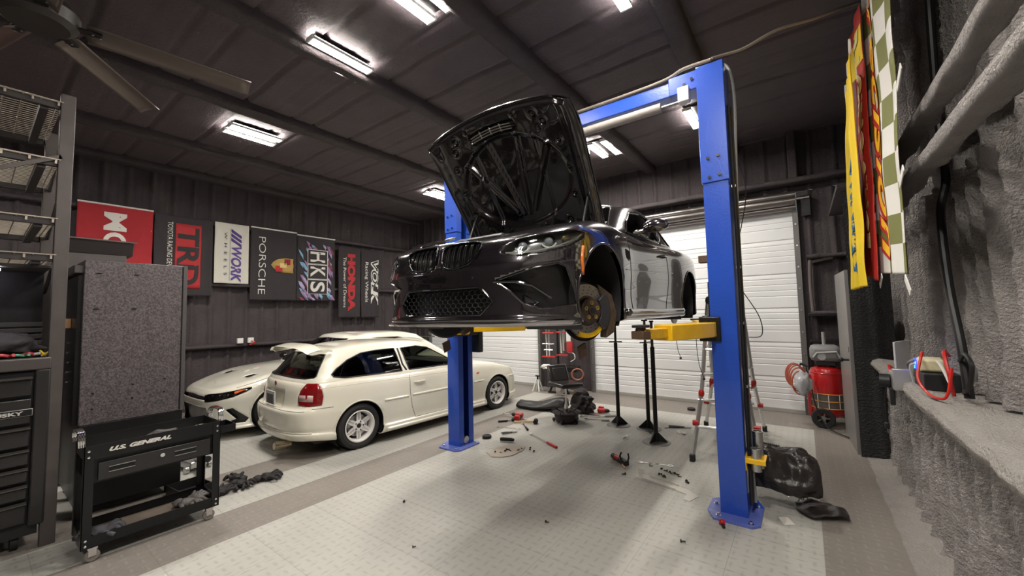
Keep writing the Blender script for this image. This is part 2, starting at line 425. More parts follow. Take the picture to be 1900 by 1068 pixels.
for (x, y, z, lab) in ((-3.72, 2.12, ZLT, 'twin LED ceiling light left of centre, the nearer of the two over the banner side'),
    (-6.2, 2.3, ZLT, 'twin LED ceiling light farthest left, between the fan blade and the wall banners'),
    (-2.42, 2.02, ZLT, 'twin LED ceiling light at the top edge of the frame above the open hood'),
    (-.98, 2.95, ZLT, 'twin LED ceiling light cut by the frame top, right of centre above the lift beam'),
    (-2.46, 5.98, ZLT, 'twin LED ceiling light between the open hood and the right lift column, under the beam'),
    (-.98, 5.80, ZLT, 'twin LED ceiling light half hidden behind the right blue lift column'),
    (-6.3, 5.98, ZLT, 'twin LED ceiling light beside the top of the far blue lift column'),
    (-3.9, 6.0, ZLT, 'twin LED ceiling light hidden behind the raised hood'),
    (-.30, .80, ZLT, 'twin LED ceiling light above the photographer on the right'), (-.30, -1.2, ZLT, 'unseen twin LED ceiling light added behind the photographer to brighten the right wall'),  # second lamp here is unseen, added to brighten the right wall
    (-6.4, -1.0, ZLT, 'twin LED ceiling light behind the photographer far left')):
    if LF is None: LF = light_fixture(); LF.location = (x, y, z); LF['label'] = lab
    else: dup(LF, (x, y, z), label=lab)
for o in list(COL.objects):
    if o.get('category') == 'ceiling light': o['group'] = 'twin LED ceiling lights'
# ============================================================= car construction
def ipoly(p, poly):
    x, y = p; c = False; n = len(poly); j = n-1
    for i in range(n):
        xi, yi = poly[i]; xj, yj = poly[j]
        if (yi > y) != (yj > y) and x < (xj-xi)*(y-yi)/(yj-yi)+xi: c = not c
        j = i
    return c
def near_poly(p, poly):
    best = None; px, py = p
    for i in range(len(poly)):
        ax, ay = poly[i]; bx, by = poly[(i+1) % len(poly)]; dx, dy = bx-ax, by-ay; L = dx*dx+dy*dy
        t = 0 if L == 0 else max(0, min(1, ((px-ax)*dx+(py-ay)*dy)/L)); qx, qy = ax+t*dx, ay+t*dy
        d = (px-qx)**2+(py-qy)**2
        if best is None or d < best[0]: best = (d, (qx, qy))
    return best
def circ(x, z, r, n=40, sq=1): return [(x+r*cos(2*pi*i/n), z+sq*r*sin(2*pi*i/n)) for i in range(n)]
VIEWS = {
    'side': (lambda p: (p.x, p.z), lambda u, w: (Vector((u, 3, w)), Vector((0, -1, 0)))),
    'front': (lambda p: (p.y, p.z), lambda u, w: (Vector((3, u, w)), Vector((-1, 0, 0)))),
    'rear': (lambda p: (p.y, p.z), lambda u, w: (Vector((-8, u, w)), Vector((1, 0, 0)))),
    'top': (lambda p: (p.x, p.y), lambda u, w: (Vector((u, w, 4)), Vector((0, 0, -1)))),
    # oblique corner views, 45 degrees off the nose / off the tail
    'fobl': (lambda p: ((p.y-p.x)*.70711, p.z), lambda u, w: (Vector((5*.70711-u*.70711, 5*.70711+u*.70711, w)), Vector((-.70711, -.70711, 0)))),
    'robl': (lambda p: ((p.x+2.6+p.y)*.70711, p.z), lambda u, w: (Vector((-2.6+u*.70711-5*.70711, u*.70711+5*.70711, w)), Vector((.70711, -.70711, 0)))),
}
def crs(a, b, c, d, t): return .5*((2*b)+(c-a)*t+(2*a-5*b+4*c-d)*t*t+(3*b-a-3*c+d)*t**3)
def mir(p): return Vector((p.x, -p.y, p.z))
class Body:
    def __init__(s, rows, nu=12, nv=7):
        R = [[Vector(p) for p in r] for r in rows]; C = len(R[0])
        def dense(L, n, a, z):
            out = []; P = [a]+L+[z]
            for i in range(len(L)-1):
                for k in range(n): out.append(crs(P[i], P[i+1], P[i+2], P[i+3], k/n))
            out.append(L[-1].copy()); return out
        R = [dense(r, nu, mir(r[1]), mir(r[-2])) for r in R]
        cols = []
        for j in range(len(R[0])):
            c = [r[j] for r in R]
            a = mir(c[1]) if abs(c[0].y) < 1e-6 and abs(c[1].y) > 1e-3 else c[0]*2-c[1]
            z = mir(c[-2]) if abs(c[-1].y) < 1e-6 and abs(c[-2].y) > 1e-3 else c[-1]*2-c[-2]
            cols.append(dense(c, nv, a, z))
        s.nc = len(cols); s.nr = len(cols[0]); s.V = [p for c in cols for p in c]
        for p in s.V:
            if abs(p.y) < 2e-3: p.y = 0
        s.F = []
        for i in range(s.nc-1):
            for j in range(s.nr-1):
                a = i*s.nr+j; s.F.append((a, a+1, a+s.nr+1, a+s.nr))
        s.clean()
        s.reg = [0]*len(s.F)
    def clean(s):
        V, F = s.V, s.F
        Fc = [f for f in F if (V[f[0]]-V[f[2]]).length > 1e-6 or (V[f[1]]-V[f[3]]).length > 1e-6]
        s.bvh = BVHTree.FromPolygons([tuple(v) for v in V], F)
        N = [Vector() for _ in V]
        for f in F:
            a, b, c, d = (V[i] for i in f); n = (c-a).cross(d-b)
            for i in f: N[i] += n
        # orientation test: outward from the centre of the body
        cen = sum(V, Vector())/len(V)
        cen.y = 0
        tot = sum((n.dot(v-cen) for n, v in zip(N, V)))
        s.flip = tot < 0
        for i, n in enumerate(N):
            if s.flip: n.negate()
            if n.length < 1e-12: n = Vector((0, 0, 1))
            if V[i].y == 0: n.y = 0
            N[i] = n.normalized()
        s.N = N
    def fn(s, k):
        f = s.F[k]; return (s.N[f[0]]+s.N[f[1]]+s.N[f[2]]+s.N[f[3]])*.25
    def fc(s, k):
        f = s.F[k]; return (s.V[f[0]]+s.V[f[1]]+s.V[f[2]]+s.V[f[3]])*.25
    def cut(s, rid, view, poly, cond=lambda p, n: True, only=(0,)):
        pr, cast = VIEWS[view]; xs = [p[0] for p in poly]; ys = [p[1] for p in poly]
        bx = (min(xs), max(xs), min(ys), max(ys)); inside = []
        for k in range(len(s.F)):
            if s.reg[k] not in only: continue
            c = s.fc(k); u, w = pr(c)
            if u < bx[0] or u > bx[1] or w < bx[2] or w > bx[3]: continue
            if not cond(c, s.fn(k)): continue
            if ipoly((u, w), poly): inside.append(k)
        ins = set(inside); vin = set(i for k in inside for i in s.F[k]); vout = set()
        for k in range(len(s.F)):
            if k in ins: continue
            if s.reg[k] not in only: continue
            for i in s.F[k]:
                if i in vin: vout.add(i)
        used = {}
        def place(i, q):
            o, d = cast(*q); v = s.V[i]; best = None
            for _ in range(6):
                h = s.bvh.ray_cast(o, d)
                if h[0] is None: break
                if best is None or (h[0]-v).length < (best-v).length: best = h[0].copy()
                o = h[0]+d*1e-3
            if best is None or (best-v).length > .12:
                return
            y0 = v.y == 0
            s.V[i] = best
            if y0: s.V[i].y = 0
        for i in vout:
            d, q = near_poly(pr(s.V[i]), poly)
            if d < .06**2: place(i, q)
        for c in poly:
            if vout:
                i = min(vout, key=lambda j: (pr(s.V[j])[0]-c[0])**2+(pr(s.V[j])[1]-c[1])**2)
                if (pr(s.V[i])[0]-c[0])**2+(pr(s.V[i])[1]-c[1])**2 < .03**2 and i not in used: place(i, c); used[i] = 1
        for k in inside: s.reg[k] = rid
        return len(inside)
    def emit(s, rid, name, m, parent, sc=1, off=0, sep=False, rec=None, wall=None, shrink=1.0, solid=0, border=None, rid2=None):
        """mesh of one region, mirrored; rec=(dx,dy,dz) pushes it in and adds side walls"""
        ks = [k for k in range(len(s.F)) if s.reg[k] == rid]
        if not ks: print('EMPTY REGION', name); return []
        out = []
        for sides in (((1,), (-1,)) if sep else ((1, -1),)):
            V = []; F = []; NN = []; mi = []
            for sg in sides:
                mp = {}; edges = {}
                for k in ks:
                    for i in s.F[k]:
                        if i not in mp:
                            if s.V[i].y == 0 and sg == -1 and len(sides) == 2 and ('c', i) in mp0: mp[i] = mp0[('c', i)]; continue
                            mp[i] = len(V); p = s.V[i]+s.N[i]*off; n = s.N[i]
                            if rec: p = p+Vector(rec)
                            V.append(Vector((p.x, sg*p.y, p.z))*sc); NN.append(Vector((n.x, sg*n.y, n.z)))
                    f = [mp[i] for i in s.F[k]]
                    if len(set(f)) < 3: continue
                    q = []
                    for i in f:
                        if i not in q: q.append(i)
                    if (sg == 1) == s.flip: q = q[::-1]
                    F.append(q); mi.append(0)
                    fl = s.F[k]
                    for a in range(4): 
                        e = (fl[a], fl[(a+1) % 4]); edges[tuple(sorted(e))] = None if tuple(sorted(e)) in edges else e
                if sg == 1: mp0 = {('c', i): mp[i] for i in mp if s.V[i].y == 0}
                if rec:
                    for e, d in edges.items():
                        if d is None: continue
                        if s.V[d[0]].y == 0 and s.V[d[1]].y == 0: continue
                        a, b = s.V[d[0]], s.V[d[1]]; base = len(V)
                        for p in (a, b, b+Vector(rec), a+Vector(rec)): V.append(Vector((p.x, sg*p.y, p.z))*sc); NN.append(None)
                        F.append([base, base+1, base+2, base+3]); mi.append(1)
            me = bpy.data.meshes.new(name); me.from_pydata([tuple(v) for v in V], [], F); me.update()
            o = finish(name, me, [m, wall] if (rec and wall) else m, parent, smooth=True, ang=180)
            if rec and wall:
                for p, q in zip(me.polygons, mi): p.material_index = q
            if rec is None:
                try: me.normals_split_custom_set_from_vertices([tuple(n) for n in NN])
                except Exception as e: print('normals', e)
            if solid:
                k = o.modifiers.new('solid', 'SOLIDIFY'); k.thickness = solid; k.offset = -1
            out.append(o)
        return out
    def surf(s, view, q, near=None):
        o, d = VIEWS[view][1](*q); h = s.bvh.ray_cast(o, d); return (h[0], h[1]) if h[0] is not None else (None, None)
    def line(s, view, pts, r, name, m, parent, sc=1, off=0, closed=False, dens=.03, mirror=True, sep=True, flat=None):
        """thin bead following the surface along a polyline given in a view"""
        P = []; L = list(pts)+([pts[0]] if closed else [])
        for a, b in zip(L, L[1:]):
            n = max(1, int(math.hypot(b[0]-a[0], b[1]-a[1])/dens))
            for k in range(n):
                P.append((a[0]+(b[0]-a[0])*k/n, a[1]+(b[1]-a[1])*k/n))
        if not closed: P.append(L[-1])
        Q = []
        for q in P:
            h, n = s.surf(view, q)
            if h is None: continue
            nn = n if n.dot(VIEWS[view][1](*q)[1]) < 0 else -n
            if Q and (Q[-1]-h).length > .25: continue
            Q.append(h+nn*off)
        if len(Q) < 2: print('EMPTY LINE', name); return
        res = []
        for sg in ((1, -1) if mirror else (1,)):
            b = MB(); b.tube([Vector((p.x, sg*p.y, p.z))*sc for p in Q], r*sc, 6, closed=closed)
            res.append(b.build(name, m, parent, ang=180))
        return res
def glass_mat(name, tint, rough=.02):
    m = bpy.data.materials.new(name); m.use_nodes = True; t = NT(m)
    for n in list(t.N):
        if n.type != 'OUTPUT_MATERIAL': t.N.remove(n)
    out = [n for n in t.N if n.type == 'OUTPUT_MATERIAL'][0]
    a = t.N.new('ShaderNodeBsdfTransparent'); a.inputs[0].default_value = tint+(1,)
    g = t.N.new('ShaderNodeBsdfGlossy'); g.inputs['Roughness'].default_value = rough
    f = t.N.new('ShaderNodeFresnel'); f.inputs[0].default_value = 1.5
    x = t.N.new('ShaderNodeMixShader'); t.L.new(f.outputs[0], x.inputs[0]); t.L.new(a.outputs[0], x.inputs[1]); t.L.new(g.outputs[0], x.inputs[2])
    t.L.new(x.outputs[0], out.inputs[0]); return m
M_glass = glass_mat('tinted_glass', (.50, .54, .50)); M_glassd = glass_mat('dark_glass', (.05, .05, .05)); M_glassc = glass_mat('clear_glass', (.80, .82, .80))
M_cream = mat('cream_paint', (.74, .71, .60), .3, coat=1, coat_rough=.02)
M_cream2 = mat('white_paint', (.73, .71, .62), .3, coat=1, coat_rough=.02)
M_bmw = mat('dark_metallic_paint', (.012, .009, .012), .24, .5, coat=1, coat_rough=.008, spec=.6)
M_gap = mat('panel_gap', (.004, .004, .004), .8)
M_gloss = mat('gloss_black', (.006, .006, .007), .08, coat=1)
M_int = mat('car_interior', (.03, .028, .027), .8)
M_lens = mat('red_lens', (.20, .004, .006), .08, coat=1)
M_amb = mat('amber_lens', (.65, .16, .02), .15, coat=1)
M_tyre = mat('tyre', (.022, .021, .020), .7, bump=.15, bscale=60)
M_spoke = mat('white_rim', (.72, .70, .68), .3, coat=.5)
M_refl = mat('lamp_reflector', (.7, .7, .7), .15, 1)

def cols_rows(cols, rows, nose=(-.3, .5), tail=(-2.7, -3.2)):
    out = []
    for r in rows:
        L = []
        for j, (x, y) in enumerate(cols):
            z = r['z'][j] if isinstance(r['z'], (list, tuple)) else r['z']
            ky = r['k'][j] if isinstance(r.get('k', 1), (list, tuple)) else r.get('k', 1)
            wn = sst(nose[0], nose[1], x); wt = sst(tail[0], tail[1], x)
            L.append((x+r.get('n', 0)*wn+r.get('t', 0)*wt, y*ky+(r.get('dy', 0) if y > .3 else 0)*(1-wn)*(1-wt), z))
        out.append(L)
    return out
def wheel(parent, x, y, z, R, w, sg, sc, style='te', rimm=None, rimr=None):
    """tyre lathe with a rim child; outer face towards sg*y"""
    rr = (rimr or R-.093); b = MB(T(x*sc, y*sc, z*sc) @ Sc(sc, sc*sg, sc))
    h = w/2
    b.lathe([(rr, -h+.02), (R-.05, -h), (R-.015, -h+.015), (R, -h+.045), (R, h-.045), (R-.015, h-.015), (R-.05, h), (rr+.012, h-.01), (rr, h-.02)], 'y', n=48, cap=False)
    for i in range(3): b.lathe([(R+.0006, -h*.6+i*h*.6-.004), (R+.001, -h*.6+i*h*.6+.004)], 'y', n=48, cap=False)
    ty = b.build('tire', M_tyre, parent, ang=40)
    M0 = T(x*sc, y*sc, z*sc) @ Sc(sc, sc*sg, sc)
    b = MB(M0); b.lathe([(rr+.004, h-.005), (rr-.008, h-.002), (rr-.02, h-.02), (rr-.03, h-.05), (rr-.035, -h+.03), (rr, -h+.02)], 'y', n=48, cap=False)
    mm = rimm or M_spoke
    if style == 'te':
        for i in range(6):
            a = 2*pi*i/6+pi/6; M = Ry(a)
            # each spoke: a wide flat wedge, dished
            b.prism([(.045, -.030), (.045, .030), (.10, .034), (rr-.03, .026), (rr-.012, .030), (rr-.012, -.030), (rr-.03, -.026), (.10, -.034)], 0, .001, 'z', M=M @ T(0, h-.055, 0) @ Rx(-pi/2) if False else M @ Matrix(((1, 0, 0, 0), (0, 0, -1, h-.045), (0, 1, 0, 0), (0, 0, 0, 1))))
            b.prism([(.04, -.012), (rr-.02, -.008), (rr-.02, .008), (.04, .012)], -.0, .03, 'z', M=M @ Matrix(((1, 0, 0, 0), (0, 0, -1, h-.045), (0, 1, 0, 0), (0, 0, 0, 1))))
        b.lathe([(.0, h-.05), (.075, h-.05), (.075, h-.040), (.055, h-.032), (.035, h-.034), (.033, h-.046), (0, h-.046)], 'y', n=24)
    else:
        for i in range(10):
            a = 2*pi*i/10; M = Ry(a)
            b.prism([(.04, -.016), (rr-.015, -.010), (rr-.015, .010), (.04, .016)], -.012, .012, 'z', M=M @ Matrix(((1, 0, 0, 0), (0, 0, -1, h-.045), (0, 1, 0, 0), (0, 0, 0, 1))))
        b.lathe([(.0, h-.045), (.07, h-.045), (.06, h-.03), (0, h-.03)], 'y', n=24)
    rim = b.build('rim', mm, ty, ang=35)
    b = MB(M0)
    for i in range(5): a = 2*pi*i/5; b.cyl((.055*cos(a), h-.042, .055*sin(a)), (.055*cos(a), h-.026, .055*sin(a)), .009, n=8)
    b.lathe([(0, h-.045), (.028, h-.045), (.026, h-.036), (0, h-.034)], 'y', n=16)
    b.build('lug_nuts', M_blkp, ty)
    b = MB(M0); b.lathe([(.06, 0), (rr-.06, 0), (rr-.06, .02), (.06, .02), (.06, 0)], 'y', n=32, cap=False).build('brake_disc', M_steel, ty)
    return ty
def arch_liner(parent, x, z, r, y0, y1, sc, m=None):
    for sg in (1, -1):
        b = MB(); n = 28
        A = [(x+r*cos(a), z+r*sin(a)) for a in [radians(-35)+radians(250)*i/n for i in range(n+1)]]
        L0 = [b._v((p[0]*sc, sg*y0*sc, p[1]*sc)) for p in A]; L1 = [b._v((p[0]*sc, sg*y1*sc, p[1]*sc)) for p in A]
        for i in range(n): b.bm.faces.new((L0[i], L0[i+1], L1[i+1], L1[i]))
        b.bm.faces.new(L0)
        b.build('wheel_well', m or M_blkp, parent, ang=60)
def interior(parent, sc, x0, x1, w, zf, zb, seats, dash, steer_y, m=None):
    b = MB(Sc(sc)); b.box(((x0+x1)/2, 0, zf), (abs(x1-x0), w*2, .02)); 
    b.box((dash, 0, zb-.10), (.34, w*1.9, .22)); 
    b.build('dashboard', m or M_int, parent, bevel=.02)
    for (x, y) in seats:
        b = MB(Sc(sc)); b.box((x, y, zf+.18), (.5, .48, .16)); b.box((x-.27, y, zf+.42), (.13, .46, .55), T(x-.27, 0, zf+.1) @ Ry(-.22) @ T(-(x-.27), 0, -(zf+.1)))
        b.box((x-.40, y, zf+.76), (.09, .25, .17)); b.build('seat', m or M_int, parent, bevel=.04)
    if steer_y is not None:
        b = MB(Sc(sc) @ T(dash-.30, steer_y, zb-.02) @ Ry(radians(65))); b.tube(arc((0, 0, 0), .18, 0, 2*pi, 24)[:-1], .014, 8, closed=True)
        b.cyl((-.17, 0, 0), (.17, 0, 0), .014).cyl((0, 0, 0), (0, -.17, 0), .014).cyl((0, 0, 0), (0, 0, -.2), .03)
        b.build('steering_wheel', M_blkp, parent)
# ============================================================= cream three door hatchback (rear three quarter view)
def hatchback():
    sc = .955
    root = thing('hatchback_car', 'cream three-door hatchback with a roof spoiler, parked tail towards the utility cart', 'car', (-5.08, 5.46, 0), radians(90-4.3))
    cols = [(.80, 0), (.785, .35), (.72, .58), (.56, .735), (.36, .80), (0, .832), (-.42, .828), (-1.0, .838), (-1.7, .842), (-2.2, .838), (-2.62, .845), (-2.98, .815), (-3.22, .745), (-3.35, .60), (-3.42, .35), (-3.44, 0)]
    o = -.045
    R_ = lambda a, b: [a+o]*10+[a+o+(b-a)*.15, a+o+(b-a)*.7]+[b+o]*4
    rows = [dict(z=R_(.16,.26), k=0, n=-.1, t=.1), dict(z=R_(.16,.26), k=.8, n=-.1, t=.08), dict(z=R_(.165,.262), k=.955, n=-.04, t=.05), dict(z=R_(.20,.29), k=1.0, n=0, t=.02, dy=.01), dict(z=R_(.265,.345), k=1.005, n=.005, t=.0, dy=.012),
        dict(z=R_(.30,.37), k=.99, n=-.01, t=.02), dict(z=.43+o, k=.995, n=-.01, t=.0), dict(z=.56+o, k=1.0, n=-.02, t=-.01), dict(z=.62+o, k=.995, n=-.05, t=.0), dict(z=[.66+o]*4+[.68+o]*2+[.70+o]*7+[.67+o]*3, k=.99, n=-.07, t=.06),
        dict(z=[.70+o, .70+o, .705+o, .73+o, .76+o, .80+o, .83+o, .84+o, .85+o, .86+o, .87+o, .87+o, .87+o, .86+o, .85+o, .85+o], k=.97, n=-.11, t=.085),
        dict(z=[.73+o, .73+o, .74+o, .77+o, .81+o, .86+o, .895+o, .91+o, .92+o, .93+o, .94+o, .945+o, .945+o, .94+o, .935+o, .935+o], k=.91, n=-.2, t=.11),
        dict(z=[.75+o, .75+o, .765+o, .80+o, .84+o, .885+o, .92+o, .92+o, .92+o, .93+o, .94+o, .95+o, .955+o, .955+o, .955+o, .955+o], k=.78, n=-.28, t=.16),
        dict(z=[.76+o, .765+o, .78+o, .815+o, .855+o, .905+o, .94+o]+[.93+o]*5+[.96+o]*4, k=.4, n=-.33, t=.2), dict(z=[.765+o, .77+o, .785+o, .82+o, .86+o, .91+o, .95+o]+[.93+o]*5+[.96+o]*4, k=0, n=-.35, t=.22)]
    B = Body(cols_rows(cols, rows), 11, 6)
    sd = lambda p, n: p.y > .45
    wz = .285
    B.cut(1, 'side', circ(0, wz, .325), sd); B.cut(1, 'side', circ(-2.62, wz, .325), sd)
    B.cut(2, 'top', [(-.72, -.1), (-.72, .62), (-1.2, .70), (-2.9, .70), (-3.1, .60), (-3.1, -.1)], lambda p, n: p.z > .8)
    rl = lambda p, n: n.x < -.2 or p.x < -3.1
    # tail lamps on the rear corner, plate recess
    B.cut(3, 'robl', [(-.085, .645), (.05, .63), (.195, .635), (.205, .74), (.185, .82), (.14, .885), (.08, .905), (.0, .89), (-.055, .82), (-.085, .74)], lambda p, n: p.x < -2.7 and p.y > .2)
    B.cut(4, 'rear', [(-.1, .60), (.275, .60), (.29, .62), (.29, .785), (.27, .80), (-.1, .80)], rl)
    B.emit(0, 'body_shell', M_cream, root, sc, solid=.004)
    for l in B.emit(3, 'tail_lamp', M_lens, root, sc, off=.006, sep=True, solid=.02): pass
    B.emit(4, 'plate_recess', M_cream, root, sc, rec=(.035, 0, 0))
    # clear reversing lens band inside each lamp
    for sg in (1, -1):
        P = [B.surf('robl', q) for q in ((-.065, .69), (.10, .68), (.10, .755), (-.065, .765))]
        b = MB(); vs = [b._v(tuple((Vector((p.x, sg*p.y, p.z))+Vector((n.x, sg*n.y, n.z)).normalized()*(.012 if n.x < 0 else -.012))*sc)) for p, n in P]
        b.bm.faces.new(vs); b.build('reversing_lens', mat('smoke_lens', (.42, .28, .27), .12, coat=1), root, solid=.004)
    pl = MB(Sc(sc)).box((-3.405, 0, .70), (.012, .31, .165)).build('number_plate', mat('plate_white', (.62, .62, .60), .5), root, bevel=.003)
    MB(Sc(sc)).box((-3.413, -.01, .685), (.006, .21, .12)).build('plate_cover', mat('plate_grey', (.10, .095, .11), .6), pl, bevel=.002)
    # seams, mouldings
    G = M_gap
    B.line('side', [(-.72, .88), (-.70, .62), (-.69, .30), (-.66, .24)], .003, 'door_seam', G, root, sc, off=.0)
    B.line('side', [(-1.86, .895), (-1.87, .60), (-1.84, .40), (-1.78, .24), (-.66, .235)], .003, 'door_seam', G, root, sc)
    B.line('side', [(-2.97, .60), (-3.2, .60)], .003, 'bumper_seam', G, root, sc)
    B.line('rear', [(.0, .585), (.3, .585), (.6, .58), (.70, .58)], .003, 'bumper_seam', G, root, sc)
    B.line('side', [(-.66, .795), (-1.0, .80), (-1.8, .815), (-2.6, .835), (-3.05, .835)], .004, 'body_crease', M_cream, root, sc, off=-.001)
    for a, c in ((-.78, -1.83), (-1.9, -2.28)): B.line('side', [(a, .555), (c, .56)], .019, 'side_moulding', M_cream, root, sc, off=-.004)
    B.line('side', [(.33, .545), (.50, .545)], .015, 'side_moulding', M_cream, root, sc, off=-.003)
    B.line('side', [(-.36, .56), (-.60, .56)], .015, 'side_moulding', M_cream, root, sc, off=-.003)
    B.line('side', [(-.37, .175), (-1.3, .17), (-2.26, .175)], .025, 'side_skirt', M_cream, root, sc, off=.004)
    B.line('rear', [(0, .325), (.35, .325), (.62, .325), (.74, .32)], .012, 'rear_lip', M_cream, root, sc, off=.002)
    B.line('side', [(-.47, .70), (-.52, .70)], .016, 'side_marker', M_amb, root, sc, off=-.004)
    for c in (0, -2.62): B.line('side', [(c+.335*cos(a), wz+.335*sin(a)) for a in [radians(-12)+radians(204)*i/30 for i in range(31)]], .010, 'wheel_arch_lip', M_cream, root, sc, off=-.004)
    for sg in (1, -1):
        h = B.surf('side', (-1.70, .735))[0]
        MB(Sc(sc)).tube([(-1.60, sg*(h.y+.002), .735), (-1.63, sg*(h.y+.03), .737), (-1.76, sg*(h.y+.03), .737), (-1.79, sg*(h.y+.002), .735)], [.010, .014, .014, .010], 8).build('door_handle', M_cream, root)
    h = B.surf('rear', (0, .86))[0]
    e = MB(Sc(sc)); e.lathe([(0, 0), (.030, 0), (.030, -.006), (0, -.010)], 'x', c=(h.x, 0, .865)).build('rear_emblem', mat('emblem_red', (.20, .02, .02), .3, coat=1), root)
    MB(Sc(sc)).tube([(-3.34, -.42, .175), (-3.50, -.43, .19)], [.045, .05], 20, cap=False).tube([(-3.50, -.43, .19), (-3.32, -.42, .175)], [.043, .042], 20, cap=True).build('exhaust_tip', mat('exhaust', (.45, .38, .28), .25, 1), root)
    for (x) in (0, -2.62):
        arch_liner(root, x, wz, .335, .45, .80, sc)
        for sg in (1, -1): wheel(root, x, sg*.715, .288, .292, .205, sg, sc)
    MB(Sc(sc)).box((-1.3, 0, .17), (3.6, 1.2, .06)).build('underbody', M_blkp, root)
    # glasshouse
    Cb = [(-.48, 0, .885), (-.56, .45, .885), (-.76, .735, .865), (-1.3, .775, .86), (-2.0, .785, .87), (-2.6, .775, .885), (-3.05, .725, .895), (-3.24, .52, .91), (-3.30, 0, .915)]
    Cr = [(-1.18, 0, 1.295), (-1.22, .36, 1.285), (-1.36, .54, 1.265), (-1.65, .575, 1.292), (-2.05, .58, 1.302), (-2.5, .57, 1.29), (-2.84, .53, 1.255), (-2.93, .38, 1.25), (-2.96, 0, 1.255)]
    lerp = lambda a, b, t: tuple(x+(y-x)*t for x, y in zip(a, b))
    def mid(t, bu):
        L = []
        for a, b in zip(Cb, Cr):
            p = lerp(a, b, t); L.append((p[0], p[1]+(bu if p[1] > 0 else 0), p[2]))
        return L
    rr = [[(p[0], p[1]*1.0, p[2]-.10) for p in Cb], Cb, mid(.33, .014), mid(.66, .018), mid(.92, .010), [(p[0]-(.02 if p[0] > -1.5 else -.02 if p[0] < -2.6 else 0), p[1]*.96, p[2]+.012) for p in Cr],
        [(p[0]-(.10 if i < 3 else -.08 if i > 5 else 0), p[1]*.75, p[2]+.035) for i, p in enumerate(Cr)], [(p[0]-(.18 if i < 3 else -.14 if i > 5 else 0), p[1]*.38, p[2]+.045) for i, p in enumerate(Cr)], [(p[0]-(.2 if i < 3 else -.15 if i > 5 else 0), 0, p[2]+.048) for i, p in enumerate(Cr)]]
    Gh = Body(rr, 20, 9)
    Gh.cut(1, 'side', [(-.90, .905), (-1.84, .915), (-1.90, 1.225), (-1.62, 1.235), (-1.42, 1.20), (-1.15, 1.05)], sd)
    Gh.cut(2, 'side', [(-1.96, .912), (-2.80, .925), (-2.93, .95), (-2.95, .98), (-2.88, 1.04), (-2.72, 1.135), (-2.52, 1.205), (-2.3, 1.225), (-2.01, 1.23)], sd)
    Gh.cut(3, 'front', [(-.1, .92), (.60, .915), (.66, .935), (.50, 1.235), (-.1, 1.26)], lambda p, n: p.x > -1.35 and n.x > .2)
    Gh.cut(4, 'rear', [(-.1, .955), (.55, .945), (.635, .955), (.64, .97), (.50, 1.215), (-.1, 1.23)], lambda p, n: p.x < -2.75 and n.x < -.15)
    Gh.emit(0, 'roof', M_cream, root, sc, solid=.006)
    Gh.emit(1, 'door_window', M_glass, root, sc, off=-.006, sep=True); Gh.emit(2, 'quarter_window', M_glassd, root, sc, off=-.006, sep=True)
    Gh.emit(3, 'windshield', M_glass, root, sc, off=-.004); Gh.emit(4, 'rear_window', M_glass, root, sc, off=-.004)
    Gh.line('side', [(-.90, .905), (-1.84, .915), (-1.90, 1.225), (-1.62, 1.235), (-1.42, 1.20), (-1.15, 1.05)], .009, 'window_trim', M_blkp, root, sc, closed=True)
    Gh.line('side', [(-1.96, .912), (-2.80, .925), (-2.93, .95), (-2.95, .98), (-2.88, 1.04), (-2.72, 1.135), (-2.52, 1.205), (-2.3, 1.225), (-2.01, 1.23)], .009, 'window_trim', M_blkp, root, sc, closed=True)
    Gh.line('rear', [(0, .955), (.55, .945), (.635, .955), (.64, .97), (.50, 1.215), (0, 1.23)], .008, 'window_trim', M_blkp, root, sc)
    Gh.line('side', [(-1.885, .915), (-1.93, 1.0), (-1.95, 1.23)], .024, 'door_pillar', M_blkp, root, sc, off=-.016)
    # spoiler: wing on the roof edge with down-swept ends
    def sp(a, c):
        y = (a-.5)*2; yy = y*.62; e = abs(y)
        th = 2*pi*c; ch = .13*(1-.25*e**4); t = .018
        x = -3.02-.03*(1-e*e)-.10+ch*cos(th)*.95; z = 1.335-.075*e**4+t*sin(th)*(1+.6*cos(th))+.012*cos(th)
        return (x*sc, yy*sc, z*sc)
    MB().grid(sp, 48, 20).build('roof_spoiler', M_cream, root, ang=80)
    for sg in (1, -1): MB(Sc(sc)).prism([(-2.88, 1.26), (-3.16, 1.225), (-3.2, 1.27), (-2.92, 1.30)], sg*.555, sg*.615, 'y').build('spoiler_foot', M_cream, root, bevel=.012)
    MB(Sc(sc)).box((-3.05, 0, 1.285), (.10, .10, .035)).build('spoiler_brace', M_blkp, root, bevel=.008)
    # door mirrors
    for sg in (1, -1):
        MB(Sc(sc)).ball((-.98, sg*.93, .93), .10, 10, (.55, 1, .62)).cyl((-.95, sg*.80, .89), (-.98, sg*.90, .92), .025).build('door_mirror', M_cream, root)
    interior(root, sc, -.7, -3.1, .70, .35, .93, [(-1.55, .36), (-1.55, -.36), (-2.45, .35), (-2.45, -.35)], -.95, .36)
    MB(Sc(sc)).box((-3.0, 0, .80), (.12, 1.2, .16)).build('rear_trim', M_int, root)
    # sticker on the rear glass
    return root
HATCH = hatchback()
